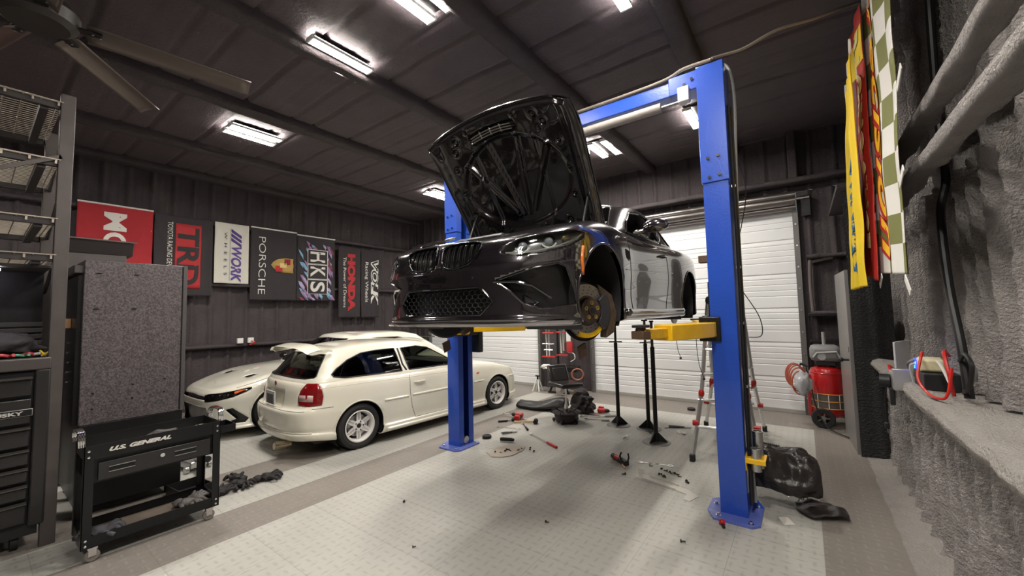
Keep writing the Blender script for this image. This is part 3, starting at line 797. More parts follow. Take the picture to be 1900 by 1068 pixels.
# ============================================================= dark coupe on the lift, bonnet up
M_bmw.node_tree.nodes['Principled BSDF'].inputs['Coat IOR'].default_value = 2.1
M_hex = mat('grille_black', (.008, .008, .008), .3, coat=.4)
def coupe():
    sc = .955
    root = thing('lifted_coupe', 'dark metallic coupe raised on the blue lift, bonnet open and wheels off', 'car', (-1.94, 2.58, 1.402), radians(-90+.6))
    cols = [(.80, 0), (.79, .28), (.745, .52), (.64, .715), (.44, .86), (.10, .905), (-.30, .905), (-.72, .875), (-1.3, .868), (-1.9, .872), (-2.45, .915), (-2.95, .915), (-3.3, .86), (-3.52, .70), (-3.62, .40), (-3.65, 0)]
    rows = [dict(z=.15, k=0, n=-.12, t=.1), dict(z=.145, k=.8, n=-.12, t=.1), dict(z=.15, k=.965, n=-.05, t=.05), dict(z=.185, k=.99, n=.0, t=.03, dy=.012), dict(z=.225, k=.985, n=-.01, t=.02, dy=.006),
        dict(z=.32, k=.985, n=-.015, t=.01), dict(z=.43, k=.99, n=-.01, t=.0), dict(z=.52, k=1.0, n=.004, t=-.01), dict(z=.60, k=1.0, n=-.012, t=-.01), dict(z=.68, k=.998, n=-.035, t=.0),
        dict(z=[.715, .716, .72, .735, .76, .785, .79, .79, .80, .82, .83, .84, .84, .84, .84, .84], k=.985, n=-.075, t=.01),
        dict(z=[.745, .746, .755, .785, .82, .86, .875, .875, .88, .90, .915, .93, .94, .95, .95, .95], k=.945, n=-.14, t=.02),
        dict(z=[.762, .765, .775, .81, .855, .905, .925, .93, .935, .95, .965, .98, .99, 1.0, 1.0, 1.0], k=.87, n=-.20, t=.05),
        dict(z=[.775, .778, .79, .825, .87, .92, .945, .95, .95, .96, .975, .99, 1.0, 1.01, 1.01, 1.01], k=.72, n=-.27, t=.12),
        dict(z=[.785, .79, .80, .835, .88, .925, .955, .96, .96, .96, .98, 1.0, 1.01, 1.02, 1.02, 1.02], k=.35, n=-.32, t=.2), dict(z=[.79, .795, .805, .84, .885, .93, .96, .96, .96, .96, .98, 1.0, 1.01, 1.02, 1.02, 1.02], k=0, n=-.34, t=.22)]
    B = Body(cols_rows(cols, rows), 12, 7)
    sd = lambda p, n: p.y > .5
    fr = lambda p, n: p.x > .35 and n.x > .15
    wz = .335
    B.cut(1, 'side', circ(.015, wz, .372), sd); B.cut(1, 'side', circ(-2.69, wz, .372), sd)
    # bonnet opening
    B.cut(2, 'top', [(.60, -.1), (.60, .25), (.52, .48), (.36, .64), (0, .70), (-.66, .66), (-.74, .5), (-.78, -.1)], lambda p, n: p.z > .70 and n.z > .3)
    kid = [(.028, .645), (.034, .585), (.055, .548), (.11, .532), (.20, .536), (.275, .556), (.325, .60), (.355, .66), (.352, .69), (.30, .706), (.16, .712), (.06, .708), (.034, .69)]
    B.cut(3, 'front', kid, fr)
    B.cut(4, 'fobl', [(-.165, .612), (-.125, .655), (-.05, .70), (.06, .722), (.19, .742), (.33, .768), (.41, .762), (.385, .72), (.26, .655), (.10, .610), (-.02, .592), (-.12, .596)], lambda p, n: p.x > 0)
    B.cut(5, 'front', [(-.1, .395), (.345, .395), (.43, .305), (.35, .228), (-.1, .228)], fr)
    B.cut(6, 'fobl', [(-.20, .435), (.0, .50), (.18, .535), (.235, .515), (.30, .36), (.315, .285), (.08, .262), (-.03, .29), (-.11, .37)], lambda p, n: p.x > .2)
    B.cut(7, 'front', [(-.1, .465), (.09, .465), (.09, .47), (-.1, .47)], lambda p, n: False)
    B.emit(0, 'body_shell', M_bmw, root, sc, solid=.004)
    B.emit(3, 'kidney_grille', M_hex, root, sc, rec=(-.05, 0, 0), wall=M_gloss)
    B.emit(5, 'lower_intake', M_hex, root, sc, rec=(-.07, 0, 0), wall=M_gloss)
    B.emit(6, 'side_intake', M_hex, root, sc, rec=(-.07, -.03, 0), wall=M_bmw, sep=True)
    B.emit(4, 'headlamp_housing', mat('lamp_dark', (.28, .28, .29), .22, .8), root, sc, rec=(-.06, -.03, 0), wall=mat('lamp_chrome', (.6, .6, .6), .2, .9), sep=True)
    for l in B.emit(4, 'headlamp_lens', M_glassc, root, sc, off=.002, sep=True): pass
    B.line('front', kid, .007, 'grille_frame', mat('dark_chrome', (.05, .05, .055), .12, 1), root, sc, closed=True, off=.002, dens=.02)
    # vertical grille slats in pairs
    for sg in (1, -1):
        b = MB(Sc(sc))
        for i in range(6):
            y = .065+i*.050
            zt = .700; zb = .54+(.0 if i < 4 else (.02 if i == 4 else .06))
            for dy in (-.008, .008):
                pts = []
                for q in range(7):
                    z = zb+(zt-zb)*q/6; h, n = B.surf('front', (y, z))
                    if h is not None: pts.append((h.x-.012-.008*(1-sin(pi*q/6)), sg*(y+dy), z))
                if len(pts) > 2: b.tube(pts, .0052, 6)
        b.build('grille_slats', M_gloss, root)
    # honeycomb mesh in the lower and side intakes
    def hexmesh(poly, x, par, sgy=1, rot=0, cell=.048, dx=None):
        b = MB(Sc(sc)); ys = [p[0] for p in poly]; zs = [p[1] for p in poly]; r = cell*.58; j = 0; z = min(zs)
        while z < max(zs):
            y = min(ys)+(cell*.5 if j % 2 else 0)
            while y < max(ys):
                if ipoly((y, z), poly):
                    pts = [(y+r*1.0*cos(a)*1.05, z+r*.66*sin(a)) for a in [radians(30+60*k) for k in range(6)]]
                    q = [((x if dx is None else dx(p[0])), sgy*p[0], p[1]) for p in pts]
                    b.tube(q, .0032, 4, closed=True)
                y += cell*1.05
            z += r*.99; j += 1
        return b.build('honeycomb_mesh', mat('mesh_gloss', (.06, .06, .062), .25, coat=1), par)
    lo = [(-.43, .305), (-.345, .392), (.345, .392), (.43, .305), (.35, .232), (-.35, .232)]
    hexmesh(lo, .73, root)
    fx = lambda y: .745-max(0, y-.45)*1.05
    for sg in (1, -1): hexmesh([(.46, .41), (.60, .415), (.70, .37), (.745, .31), (.72, .275), (.58, .272), (.50, .31)], 0, root, sg, dx=lambda y: fx(y)-.035)
    # blade frames
    B.line('front', [(.0, .402), (.35, .402), (.438, .306), (.355, .222), (0, .222)], .008, 'intake_frame', M_gloss, root, sc, off=.002)
    B.line('fobl', [(-.20, .435), (.0, .50), (.18, .535), (.235, .515), (.30, .36), (.315, .285)], .006, 'intake_edge', M_gloss, root, sc, off=.002)
    for sg in (1, -1):
        b = MB(Sc(sc)); b.prism([(.43, .345), (.60, .345), (.70, .290), (.64, .262), (.50, .262), (.43, .30)], 0, .02, 'z', M=Matrix(((0, 0, 1, .60), (sg, 0, 0, 0), (0, 1, 0, 0), (0, 0, 0, 1))))
        b.build('intake_blade', M_bmw, root, bevel=.006)
        b = MB(Sc(sc)); b.tube([(.755, sg*.45, .43), (.70, sg*.58, .425), (.64, sg*.67, .40), (.56, sg*.76, .32)], .010, 6).build('intake_bar', M_gloss, root)
    # front splitter
    def spl(a, c):
        y = (a-.5)*2*.88; e = abs(y)/.88; xf = .80-.02*e-.16*e**2-.12*e**6
        q = [(xf-.10, .150), (xf+.012, .146), (xf+.020, .156), (xf-.02, .178)][min(3, int(c*3+.01))]
        return (q[0]*sc, y*sc, q[1]*sc)
    MB().grid(spl, 40, 3).build('front_splitter', mat('splitter', (.30, .28, .27), .25, .3, coat=1), root, solid=.004)
    # lamps: projector barrels and light guides
    for sg in (1, -1):
        for (s_, z, r) in ((-.02, .655, .045), (.15, .685, .045)):
            h, n = B.surf('fobl', (s_, z)); c = Vector((h.x-.05, sg*(h.y-.05), z)); d = Vector((.80, sg*.5, .05)).normalized()
            MB(Sc(sc)).tube([c-d*.03, c+d*.03], [r, r], 20, cap=False).build('lamp_barrel', mat('barrel', (.55, .54, .52), .15, 1), root)
            MB(Sc(sc)).ball(c, r*.72, 10).build('projector', mat('proj', (.25, .27, .30), .05, coat=1), root)
            e = d.cross(Vector((0, 0, 1))).normalized(); u = e.cross(d)
            MB(Sc(sc)).tube([c+d*.035+e*(cos(a)*r*1.12)+u*(sin(a)*r*1.0) for a in [radians(200+k*23) for k in range(7)]], .006, 6).build('light_guide', mat('guide', (.75, .75, .73), .2, coat=1), root)
        L = [B.surf('fobl', q)[0] for q in ((-.14, .605), (-.05, .600), (.06, .612), (.2, .645), (.33, .70), (.38, .735))]
        MB(Sc(sc)).tube([(p.x-.015, sg*(p.y-.01), p.z+.006) for p in L], .006, 6).build('lamp_trim', mat('guide', (.75, .75, .73), .2), root)
        h = B.surf('fobl', (.27, .715))[0]
        MB(Sc(sc)).ball((h.x-.04, sg*(h.y-.035), h.z-.004), .05, 10, (1, .4, .45)).build('indicator_reflector', mat('champagne', (.55, .45, .25), .2, .9), root)
        # parking sensor caps
        h = B.surf('front', (.30, .47))[0]
        MB(Sc(sc)).ball((h.x, sg*.30, .47), .012, 8, (.4, 1, 1)).build('parking_sensor', M_gloss, root)
    h = B.surf('front', (0, .736))[0]
    em = MB(Sc(sc) @ T(.672, 0, .772) @ Ry(radians(20))).lathe([(0, .006), (.030, .006), (.041, .004), (.042, -.01)], 'z').build('bonnet_roundel', mat('roundel', (.5, .5, .5), .25, .8), root)
    MB(Sc(sc) @ T(.672, 0, .772) @ Ry(radians(20))).prism([(0, 0), (.028, 0), (.024, .014), (.014, .024), (0, .028)], .006, .0075).prism([(0, 0), (-.028, 0), (-.024, -.014), (-.014, -.024), (0, -.028)], .006, .0075).build('roundel_quarters', mat('roundel_blue', (.03, .10, .3), .3), em)
    h = B.surf('front', (0, .50))[0]
    # seams
    B.line('side', [(-.56, .90), (-.565, .6), (-.58, .35), (-.62, .22)], .0035, 'door_seam', M_gap, root, sc)
    B.line('side', [(-1.80, .93), (-1.83, .6), (-1.80, .40), (-1.70, .22), (-.62, .21)], .0035, 'door_seam', M_gap, root, sc)
    B.line('side', [(.385, .60), (.50, .66)], .003, 'bumper_seam', M_gap, root, sc)
    B.line('side', [(-.40, .56), (-1.2, .60), (-2.0, .64)], .006, 'body_crease', M_bmw, root, sc, off=-.003)
    B.line('side', [(-.42, .215), (-1.3, .21), (-2.27, .215)], .032, 'side_skirt', M_bmw, root, sc, off=.004)
    B.line('side', [(.352, .47), (.365, .56), (.340, .66)], .013, 'side_reflector', M_amb, root, sc, off=.0)
    for c in (.015, -2.69): B.line('side', [(c+.378*cos(a), wz+.378*sin(a)) for a in [radians(-25)+radians(230)*i/30 for i in range(31)]], .010, 'wheel_arch_lip', M_bmw, root, sc, off=-.003)
    for sg in (1, -1):
        h = B.surf('side', (-.47, .70))[0]
        MB(Sc(sc)).prism([(-.40, .66), (-.52, .64), (-.53, .72), (-.43, .735)], sg*(h.y-.01), sg*(h.y+.006), 'y').build('fender_vent', M_gloss, root, bevel=.004)
        h = B.surf('side', (-1.68, .79))[0]
        MB(Sc(sc)).tube([(-1.57, sg*h.y, .795), (-1.60, sg*(h.y+.03), .80), (-1.74, sg*(h.y+.03), .805), (-1.77, sg*h.y, .80)], [.010, .014, .014, .010], 8).build('door_handle', M_bmw, root)
    arch_liner(root, .015, wz, .39, .42, .86, sc); arch_liner(root, -2.69, wz, .39, .42, .86, sc)
    MB(Sc(sc)).box((-1.3, 0, .19), (3.9, 1.35, .05)).box((.3, 0, .19), (.6, 1.2, .05)).box((-.1, 0, .155), (.5, .5, .06)).build('underbody', M_blkp, root, bevel=.01)
    MB(Sc(sc)).box((-.2, 0, .62), (1.4, 1.25, .3)).box((.1, 0, .80), (.55, .5, .08)).build('engine_cover', M_blkp, root, bevel=.03)
    # bare front hubs: drilled disc, hat, caliper, dust shield; rear tyres stay off too
    for sg in (1, -1):
        M = T(.01*sc, sg*.73*sc, .235*sc) @ Rz(radians(-24)) @ Sc(sc, sc*sg, sc)
        d = MB(M).lathe([(.10, -.012), (.197, -.012), (.197, .012), (.10, .012), (.10, -.012)], 'y', n=48, cap=False).build('brake_disc', mat('disc', (.36, .34, .32), .38, .9, bump=.1, bscale=90), root, ang=40)
        b = MB(M)
        for i in range(20):
            for rr_ in (.13, .155, .178):
                a = 2*pi*(i+rr_*9)/20; b.cyl((rr_*cos(a), .0115, rr_*sin(a)), (rr_*cos(a), .0128, rr_*sin(a)), .0045, n=6)
        b.build('disc_holes', M_gap, d)
        ht = MB(M).lathe([(.112, .008), (.112, .014), (.098, .018), (.092, .058), (.080, .066), (.035, .066), (.035, .078), (.0, .078)], 'y', n=32).build('disc_hat', mat('hat', (.10, .075, .06), .5, .7, var=.4, vscale=40), d, ang=40)
        b = MB(M)
        for i in range(5): a = 2*pi*i/5+.3; b.lathe([(.0, 0), (.016, 0), (.016, .004), (.009, .004), (.009, 0)], 'y', c=(.056*cos(a), .066, .056*sin(a)), n=12)
        b.build('stud_bores', mat('brass', (.55, .42, .16), .4, .8), d)
        for i in range(1): MB(M).lathe([(.022, .066), (.022, .0815), (0, .0815)], 'y', n=16).build('hub_bore', M_blkp, d)
        b = MB(M @ T(0, 0, 0)); n = 16; L = []
        for k, (r0, r1, h0, h1) in enumerate(((.115, .205, -.06, .045),)):
            A = [radians(140)+radians(85)*i/n for i in range(n+1)]
            ring = [[b._v((r*cos(a), h, r*sin(a))) for (r, h) in ((r0, h0), (r1, h0), (r1+.01, (h0+h1)/2), (r1, h1), (r0, h1))] for a in A]
            for i in range(n):
                for j in range(5): b.bm.faces.new((ring[i][j], ring[i][(j+1) % 5], ring[i+1][(j+1) % 5], ring[i+1][j]))
            b.bm.faces.new(ring[0]); b.bm.faces.new(ring[-1])
        b2 = b.build('brake_caliper', mat('caliper', (.03, .03, .035), .4, coat=.3), root, bevel=.006)
        b = MB(M); A = [radians(200)+radians(150)*i/20 for i in range(21)]
        ra = [[b._v((r*cos(a), h, r*sin(a))) for (r, h) in ((.165, .013), (.200, .013), (.2005, -.014), (.165, -.014))] for a in A[:14]]
        for i in range(13):
            for j in range(4): b.bm.faces.new((ra[i][j], ra[i][(j+1) % 4], ra[i+1][(j+1) % 4], ra[i+1][j]))
        b.build('yellow_disc_edge', M_yel, d)
        MB(M).lathe([(.05, -.03), (.21, -.035), (.225, -.02), (.225, -.028), (.05, -.04)], 'y', n=40, cap=False).build('dust_shield', M_blkp, root)
        MB(M).prism([(-.10, .20), (-.24, .12), (-.29, -.02), (-.25, -.17), (-.17, -.21), (-.19, -.05), (-.15, .08)], -.05, .03, 'y').build('suspension_knuckle', mat('knuckle', (.10, .07, .05), .6, .4, var=.5, vscale=20), root, bevel=.01)
        MB(M).prism([(-.02, -.24), (.05, -.27), (.03, -.36), (-.03, -.33)], -.06, -.04, 'y').build('hanging_sensor_tab', mat('tab_brown', (.10, .06, .04), .7), root)
        MB(M).cyl((0, -.04, 0), (-.05, -.35, .05), .035).cyl((.0, -.12, .05), (-.05, -.2, .38), .035).build('suspension_strut', M_blkp, root)
        M2 = T(-2.69*sc, sg*.70*sc, .24*sc) @ Sc(sc, sc*sg, sc)
        MB(M2).lathe([(.09, -.012), (.19, -.012), (.19, .012), (.09, .012), (.09, -.012)], 'y', n=40, cap=False).lathe([(.10, .01), (.09, .05), (0, .055)], 'y', n=24).build('brake_disc', MATS['disc'], root)
    # glasshouse
    Cb = [(-.42, 0, .93), (-.48, .45, .93), (-.66, .72, .92), (-1.2, .79, .925), (-1.8, .80, .935), (-2.3, .78, .95), (-2.75, .70, .97), (-2.95, .50, .985), (-3.0, 0, .99)]
    Cr = [(-1.12, 0, 1.34), (-1.15, .38, 1.33), (-1.24, .545, 1.305), (-1.5, .585, 1.34), (-1.85, .59, 1.35), (-2.1, .575, 1.34), (-2.3, .53, 1.31), (-2.4, .38, 1.31), (-2.42, 0, 1.32)]
    def mid(t, bu): return [tuple(x+(y-x)*t+(bu if (i == 1 and a[1] > 0) else 0) for i, (x, y) in enumerate(zip(a, b))) for a, b in zip(Cb, Cr)]
    rr = [[(p[0], p[1], p[2]-.12) for p in Cb], Cb, mid(.33, .014), mid(.66, .018), mid(.92, .01), [(p[0]-(.02 if p[0] > -1.4 else -.02 if p[0] < -2.2 else 0), p[1]*.96, p[2]+.012) for p in Cr],
        [(p[0]-(.10 if i < 3 else -.08 if i > 5 else 0), p[1]*.75, p[2]+.04) for i, p in enumerate(Cr)], [(p[0]-(.18 if i < 3 else -.14 if i > 5 else 0), p[1]*.38, p[2]+.055) for i, p in enumerate(Cr)], [(p[0]-(.2 if i < 3 else -.15 if i > 5 else 0), 0, p[2]+.06) for i, p in enumerate(Cr)]]
    Gh = Body(rr, 18, 8)
    w1 = [(-.86, .955), (-1.78, .965), (-1.84, 1.275), (-1.6, 1.285), (-1.3, 1.24), (-1.05, 1.10)]; w2 = [(-1.84, .967), (-2.40, .985), (-2.42, 1.02), (-2.25, 1.19), (-2.05, 1.27), (-1.90, 1.28)]
    Gh.cut(1, 'side', w1, lambda p, n: p.y > .4); Gh.cut(2, 'side', w2, lambda p, n: p.y > .4)
    Gh.cut(3, 'front', [(-.1, .95), (.58, .95), (.65, .97), (.50, 1.29), (-.1, 1.31)], lambda p, n: p.x > -1.3 and n.x > .2)
    Gh.cut(4, 'rear', [(-.1, 1.02), (.55, 1.02), (.45, 1.28), (-.1, 1.29)], lambda p, n: p.x < -2.3 and n.x < -.15)
    Gh.emit(0, 'roof', M_bmw, root, sc, solid=.006)
    Gh.emit(1, 'door_window', M_glassd, root, sc, off=-.005, sep=True); Gh.emit(2, 'quarter_window', M_glassd, root, sc, off=-.005, sep=True)
    Gh.emit(3, 'windshield', M_glass, root, sc, off=-.004); Gh.emit(4, 'rear_window', M_glassd, root, sc, off=-.004)
    for w in (w1, w2): Gh.line('side', w, .008, 'window_trim', M_gloss, root, sc, closed=True)
    interior(root, sc, -.7, -2.9, .72, .35, .96, [(-1.5, .36), (-1.5, -.36)], -.9, .36)
    for sg in (1, -1):
        mm = MB(Sc(sc)); mm.ball((-.90, sg*1.01, .985), .125, 10, (.62, 1, .52)); mm.cyl((-.86, sg*.80, .93), (-.90, sg*.93, .96), .022)
        mm.build('door_mirror', M_bmw, root, subd=1)
        MB(Sc(sc)).ball((-.87, sg*1.03, .955), .055, 10, (.5, 1, .2)).build('mirror_indicator', M_amb, root)
    # ---- open bonnet: hinge line near the cowl, leading edge up and forward
    L = 1.19
    def outline(v):     # half width along v (0 hinge .. 1 front)
        return .745+.03*sst(0, .8, v)-.01*sst(.9, 1, v)
    def hw(v): return outline(v)
    def front(u):       # extra length at centre
        return L*(1.015-.065*abs(u)**1.6-.045*abs(u)**6)
    hd = Matrix.Translation((-.55*sc, -.055, .975*sc)) @ Ry(radians(-54)) @ Sc(sc)   # local +x of the bonnet runs from hinge to nose
    def skin(a, c, lift=0):
        u = (a-.5)*2; v = c
        x = v*front(u); y = u*hw(v); curl = .13*max(0, v-.78)**1.6*4.2
        z = .055*(1-u*u)*(.6+.4*v)-curl+lift+.035*sst(.0, .25, v)-.02*abs(u)**6
        return x, y, z
    MB(hd).grid(lambda a, c: skin(a, c), 60, 60).build('bonnet', M_bmw, root, ang=180)
    segs = []
    bot = (.14, 0.0)
    def R(p, q, w, h): segs.append((p, q, w, h))
    R((.20, -.03), (.80, -.16), .028, .045); R((.20, .03), (.80, .16), .028, .045)
    R((.22, -.10), (.72, -.46), .030, .045); R((.22, .10), (.72, .46), .030, .045)
    R((.14, -.30), (.84, -.33), .016, .03); R((.14, .30), (.84, .33), .016, .03)
    def under(a, c):
        u = (a-.5)*2; x, y, z = skin(a, c, -.012)
        v = c; h = -.004
        # perimeter flange, cross member at the nose, hinge member
        e = sst(.80, .90, abs(u))*(1-sst(.955, .985, abs(u))); h -= .035*e
        ell = ((v-.46)/.34)**2+(u/.72)**2
        h -= .035*sst(.95, 1.15, ell)*(1-sst(.93, .985, abs(u)))*(1-sst(.95, .99, v))
        if ell < 1.2:
            for p, q, w, hh in segs:
                dx, dy = q[0]-p[0], q[1]-p[1]; t = max(0, min(1, ((v-p[0])*dx+(y-p[1])*dy)/(dx*dx+dy*dy)))
                d = math.hypot(v-p[0]-t*dx, y-p[1]-t*dy); h -= hh*(1-sst(w*.35, w, d))*.9
        # slot vent and small pressings
        d = math.hypot((v-.865)*1.0+.04*u*u, max(0, abs(y+.05)-.22)); h += .045*(1-sst(.02, .045, d))
        for (cv, cy, r) in ((.90, .40, .04), (.84, .47, .035), (.90, -.45, .04), (.83, -.50, .04), (.93, .22, .02), (.93, -.30, .02), (.80, .42, .02), (.10, .45, .04), (.10, -.45, .04), (.07, .2, .03), (.07, -.2, .03), (.30, .56, .025), (.5, .585, .025), (.3, -.56, .025), (.5, -.585, .025), (.7, -.56, .025), (.7, .56, .025)):
            d = math.hypot(v*1.15-cv*1.15, y-cy); h += .02*(1-sst(r*.4, r, d))-.012*exp(-((d-r)/.008)**2)
        h += .004*noise.noise(Vector((x*9, y*9, 2)))
        return (x, y, z+h)
    MB(hd).grid(under, 170, 150).build('bonnet_inner_frame', M_gloss if False else mat('bonnet_black', (.010, .008, .009), .16, .2, coat=1, coat_rough=.04), root, ang=180)
    b = MB(hd)
    for k in range(3):
        v = .848+k*.018; pts = []
        for i in range(15):
            y = -.27+.44*i/14; u = y/.6; x, yy, z = skin(u/2+.5, v-.04*u*u, -.06); pts.append((x, y, z))
        b.tube(pts, .0055, 6)
    for y in (-.16, -.05, .06):
        u = y/.6; p = skin(u/2+.5, .84, -.058); q = skin(u/2+.5, .895, -.058); b.tube([(p[0], y, p[2]), (q[0], y, q[2])], .006, 6)
    b.build('bonnet_vent_grille', mat('vent_silver', (.55, .53, .50), .3, .9), root)
    b = MB(hd); e = [Vector(skin(i/40, 1.0, -.008)) for i in range(41)]; b.tube([Vector(skin(0, i/20, -.008)) for i in range(21)]+e[1:]+[Vector(skin(1, 1-i/20, -.008)) for i in range(1, 21)], .008, 6)
    b.build('bonnet_rim', M_bmw, root)
    for sg in (1, -1):
        MB(Sc(sc)).box((-.56, sg*.66, .97), (.14, .03, .05), T(-.56, 0, .97) @ Ry(.5) @ T(.56, 0, -.97)).cyl((-.52, sg*.66, .90), (-.60, sg*.66, 1.0), .02).build('bonnet_hinge', M_blkp, root, bevel=.004)
        MB(Sc(sc)).cyl((-.20, sg*.62, .88), (-.34, sg*.62, 1.20), .011).cyl((-.34, sg*.62, 1.20), (-.30, sg*.62, 1.36) if False else (-.40, sg*.62, 1.36), .006).build('gas_strut', M_blkp, root)
    return root
COUPE = coupe()
# ============================================================= white hatch behind, nose towards the camera
def sport():
    sc = .955
    root = thing('sport_hatch_car', 'white five-door hatch with black intakes and bonnet scoop, nose out beside the cream hatchback', 'car', (-7.12, 2.72, 0), radians(-90))
    cols = [(.84, 0), (.835, .30), (.80, .52), (.70, .70), (.50, .85), (.14, .93), (-.32, .93), (-.80, .90), (-1.4, .89), (-2.0, .895), (-2.5, .935), (-3.0, .93), (-3.4, .85), (-3.62, .68), (-3.72, .40), (-3.75, 0)]
    rows = [dict(z=.13, k=0, n=-.1, t=.1), dict(z=.125, k=.8, n=-.1, t=.1), dict(z=.13, k=.97, n=-.04, t=.05), dict(z=.16, k=1, n=.01, t=.03), dict(z=.20, k=.99, n=-.02, t=.02), dict(z=.32, k=.985, n=-.015), dict(z=.45, k=.99, n=.0), dict(z=.55, k=1.0, n=-.005), dict(z=.62, k=1.0, n=-.03),
        dict(z=[.655, .655, .66, .67, .70, .745, .76, .77, .79, .82, .84, .85, .85, .85, .85, .85], k=.985, n=-.06),
        dict(z=[.685, .685, .69, .705, .745, .81, .84, .86, .88, .90, .92, .94, .95, .95, .95, .95], k=.94, n=-.10, t=.03), dict(z=[.70, .70, .71, .735, .785, .85, .885, .91, .93, .95, .965, .975, .98, .98, .98, .98], k=.84, n=-.16, t=.08),
        dict(z=[.715, .715, .725, .755, .805, .865, .90, .93, .94, .95, .97, .98, .98, .98, .98, .98], k=.66, n=-.22, t=.16), dict(z=[.735, .74, .75, .78, .825, .875, .92, .94, .94, .95, .97, .98, .98, .98, .98, .98], k=.3, n=-.28, t=.25), dict(z=[.74, .745, .755, .785, .83, .88, .925, .94, .94, .95, .97, .98, .98, .98, .98, .98], k=0, n=-.29, t=.26)]
    B = Body(cols_rows(cols, rows), 10, 6)
    sd = lambda p, n: p.y > .5
    for c in (0, -2.74): B.cut(1, 'side', circ(c, .32, .37), sd)
    B.cut(2, 'fobl', [(-.27, .615), (-.20, .635), (.0, .655), (.2, .682), (.33, .706), (.40, .708), (.30, .645), (.16, .590), (-.05, .548), (-.24, .525)], lambda p, n: p.x > .1)
    B.cut(3, 'front', [(-.1, .61), (.46, .60), (.50, .555), (-.1, .555)], lambda p, n: p.x > .5)
    B.cut(4, 'front', [(-.1, .46), (.50, .45), (.54, .25), (.45, .20), (-.1, .20)], lambda p, n: p.x > .5)
    B.cut(5, 'fobl', [(.07, .42), (.16, .44), (.20, .40), (.34, .27), (.30, .22), (.10, .225), (.14, .26), (.20, .28)], lambda p, n: p.x > .2)
    B.cut(6, 'top', [(.28, .36), (.28, .50), (.16, .49), (.16, .40)], lambda p, n: n.z > .5 and p.z > .6)
    B.emit(0, 'body_shell', M_cream2, root, sc, solid=.004)
    B.emit(2, 'headlamp_housing', M_gloss, root, sc, rec=(-.04, -.02, 0), wall=M_gloss, sep=True); B.emit(2, 'headlamp_lens', M_glassc, root, sc, off=.002, sep=True)
    B.emit(3, 'upper_grille', M_hex, root, sc, rec=(-.04, 0, 0), wall=M_gloss); B.emit(4, 'lower_grille', M_hex, root, sc, rec=(-.05, 0, 0), wall=M_gloss)
    B.emit(5, 'side_intake', M_hex, root, sc, rec=(-.04, -.02, 0), wall=M_gloss, sep=True); B.emit(6, 'bonnet_scoop', M_hex, root, sc, rec=(0, 0, -.02), wall=M_hex)
    for sg in (1, -1):
        for s_ in (-.14, -.03, .08):
            h = B.surf('fobl', (s_, .61+.02*(s_+.14)))[0]
            MB(Sc(sc)).box((h.x-.02, sg*(h.y-.012), h.z+.002), (.03, .05, .03)).build('lamp_block', MATS['barrel'], root, bevel=.004)
        h = B.surf('fobl', (.29, .680))[0]; h2 = B.surf('fobl', (.17, .645))[0]
        MB(Sc(sc)).tube([(h2.x-.004, sg*(h2.y-.002), h2.z), (h.x-.004, sg*(h.y-.002), h.z)], [.020, .010], 8).build('amber_marker', mat('amber_bright', (.8, .12, .01), .2, coat=1), root)
        MB(Sc(sc)).ball((-.90, sg*1.0, .97), .11, 10, (.6, 1, .6)).build('door_mirror', M_gloss, root)
    B.line('front', [(0, .145), (.4, .145), (.65, .15), (.80, .155)], .018, 'lip_spoiler', M_gloss, root, sc, off=.004)
    B.line('side', [(-.05, .86), (.30, .765), (.52, .71)], .003, 'bonnet_seam', M_gap, root, sc)
    for c in (0, -2.74): B.line('side', [(c+.375*cos(a), .32+.375*sin(a)) for a in [radians(-15)+radians(210)*i/30 for i in range(31)]], .012, 'wheel_arch_lip', M_cream2, root, sc, off=-.002)
    for c in (0, -2.74):
        arch_liner(root, c, .32, .385, .45, .88, sc)
        for sg in (1, -1): wheel(root, c, sg*.80, .33, .335, .25, sg, sc, 'multi', M_blkp, .24)
    Cb = [(-.52, 0, .93), (-.60, .45, .93), (-.85, .76, .92), (-1.4, .81, .94), (-2.1, .82, .955), (-2.8, .80, .97), (-3.3, .72, .99), (-3.55, .50, 1.0), (-3.6, 0, 1.0)]
    Cr = [(-1.35, 0, 1.36), (-1.38, .38, 1.35), (-1.5, .56, 1.325), (-1.8, .60, 1.355), (-2.2, .605, 1.355), (-2.6, .59, 1.34), (-2.95, .55, 1.29), (-3.1, .38, 1.27), (-3.15, 0, 1.28)]
    def mid(t, bu): return [tuple(x+(y-x)*t+(bu if (i == 1 and a[1] > 0) else 0) for i, (x, y) in enumerate(zip(a, b))) for a, b in zip(Cb, Cr)]
    rr = [[(p[0], p[1], p[2]-.12) for p in Cb], Cb, mid(.33, .014), mid(.66, .018), mid(.92, .01), [(p[0], p[1]*.96, p[2]+.012) for p in Cr],
        [(p[0]-(.10 if i < 3 else -.08 if i > 5 else 0), p[1]*.75, p[2]+.035) for i, p in enumerate(Cr)], [(p[0]-(.18 if i < 3 else -.14 if i > 5 else 0), p[1]*.38, p[2]+.045) for i, p in enumerate(Cr)], [(p[0]-(.2 if i < 3 else -.15 if i > 5 else 0), 0, p[2]+.048) for i, p in enumerate(Cr)]]
    Gh = Body(rr, 14, 7)
    w1 = [(-1.05, .965), (-2.9, .985), (-3.05, 1.05), (-2.8, 1.20), (-2.4, 1.275), (-1.9, 1.285), (-1.5, 1.24)]
    Gh.cut(1, 'side', w1, lambda p, n: p.y > .4)
    Gh.cut(3, 'front', [(-.1, .95), (.60, .95), (.70, .965), (.53, 1.30), (-.1, 1.325)], lambda p, n: p.x > -1.5 and n.x > .2)
    Gh.emit(0, 'roof', M_cream2, root, sc, solid=.006); Gh.emit(1, 'side_window', M_glassd, root, sc, sep=True); Gh.emit(3, 'windshield', M_glassd, root, sc, off=-.003)
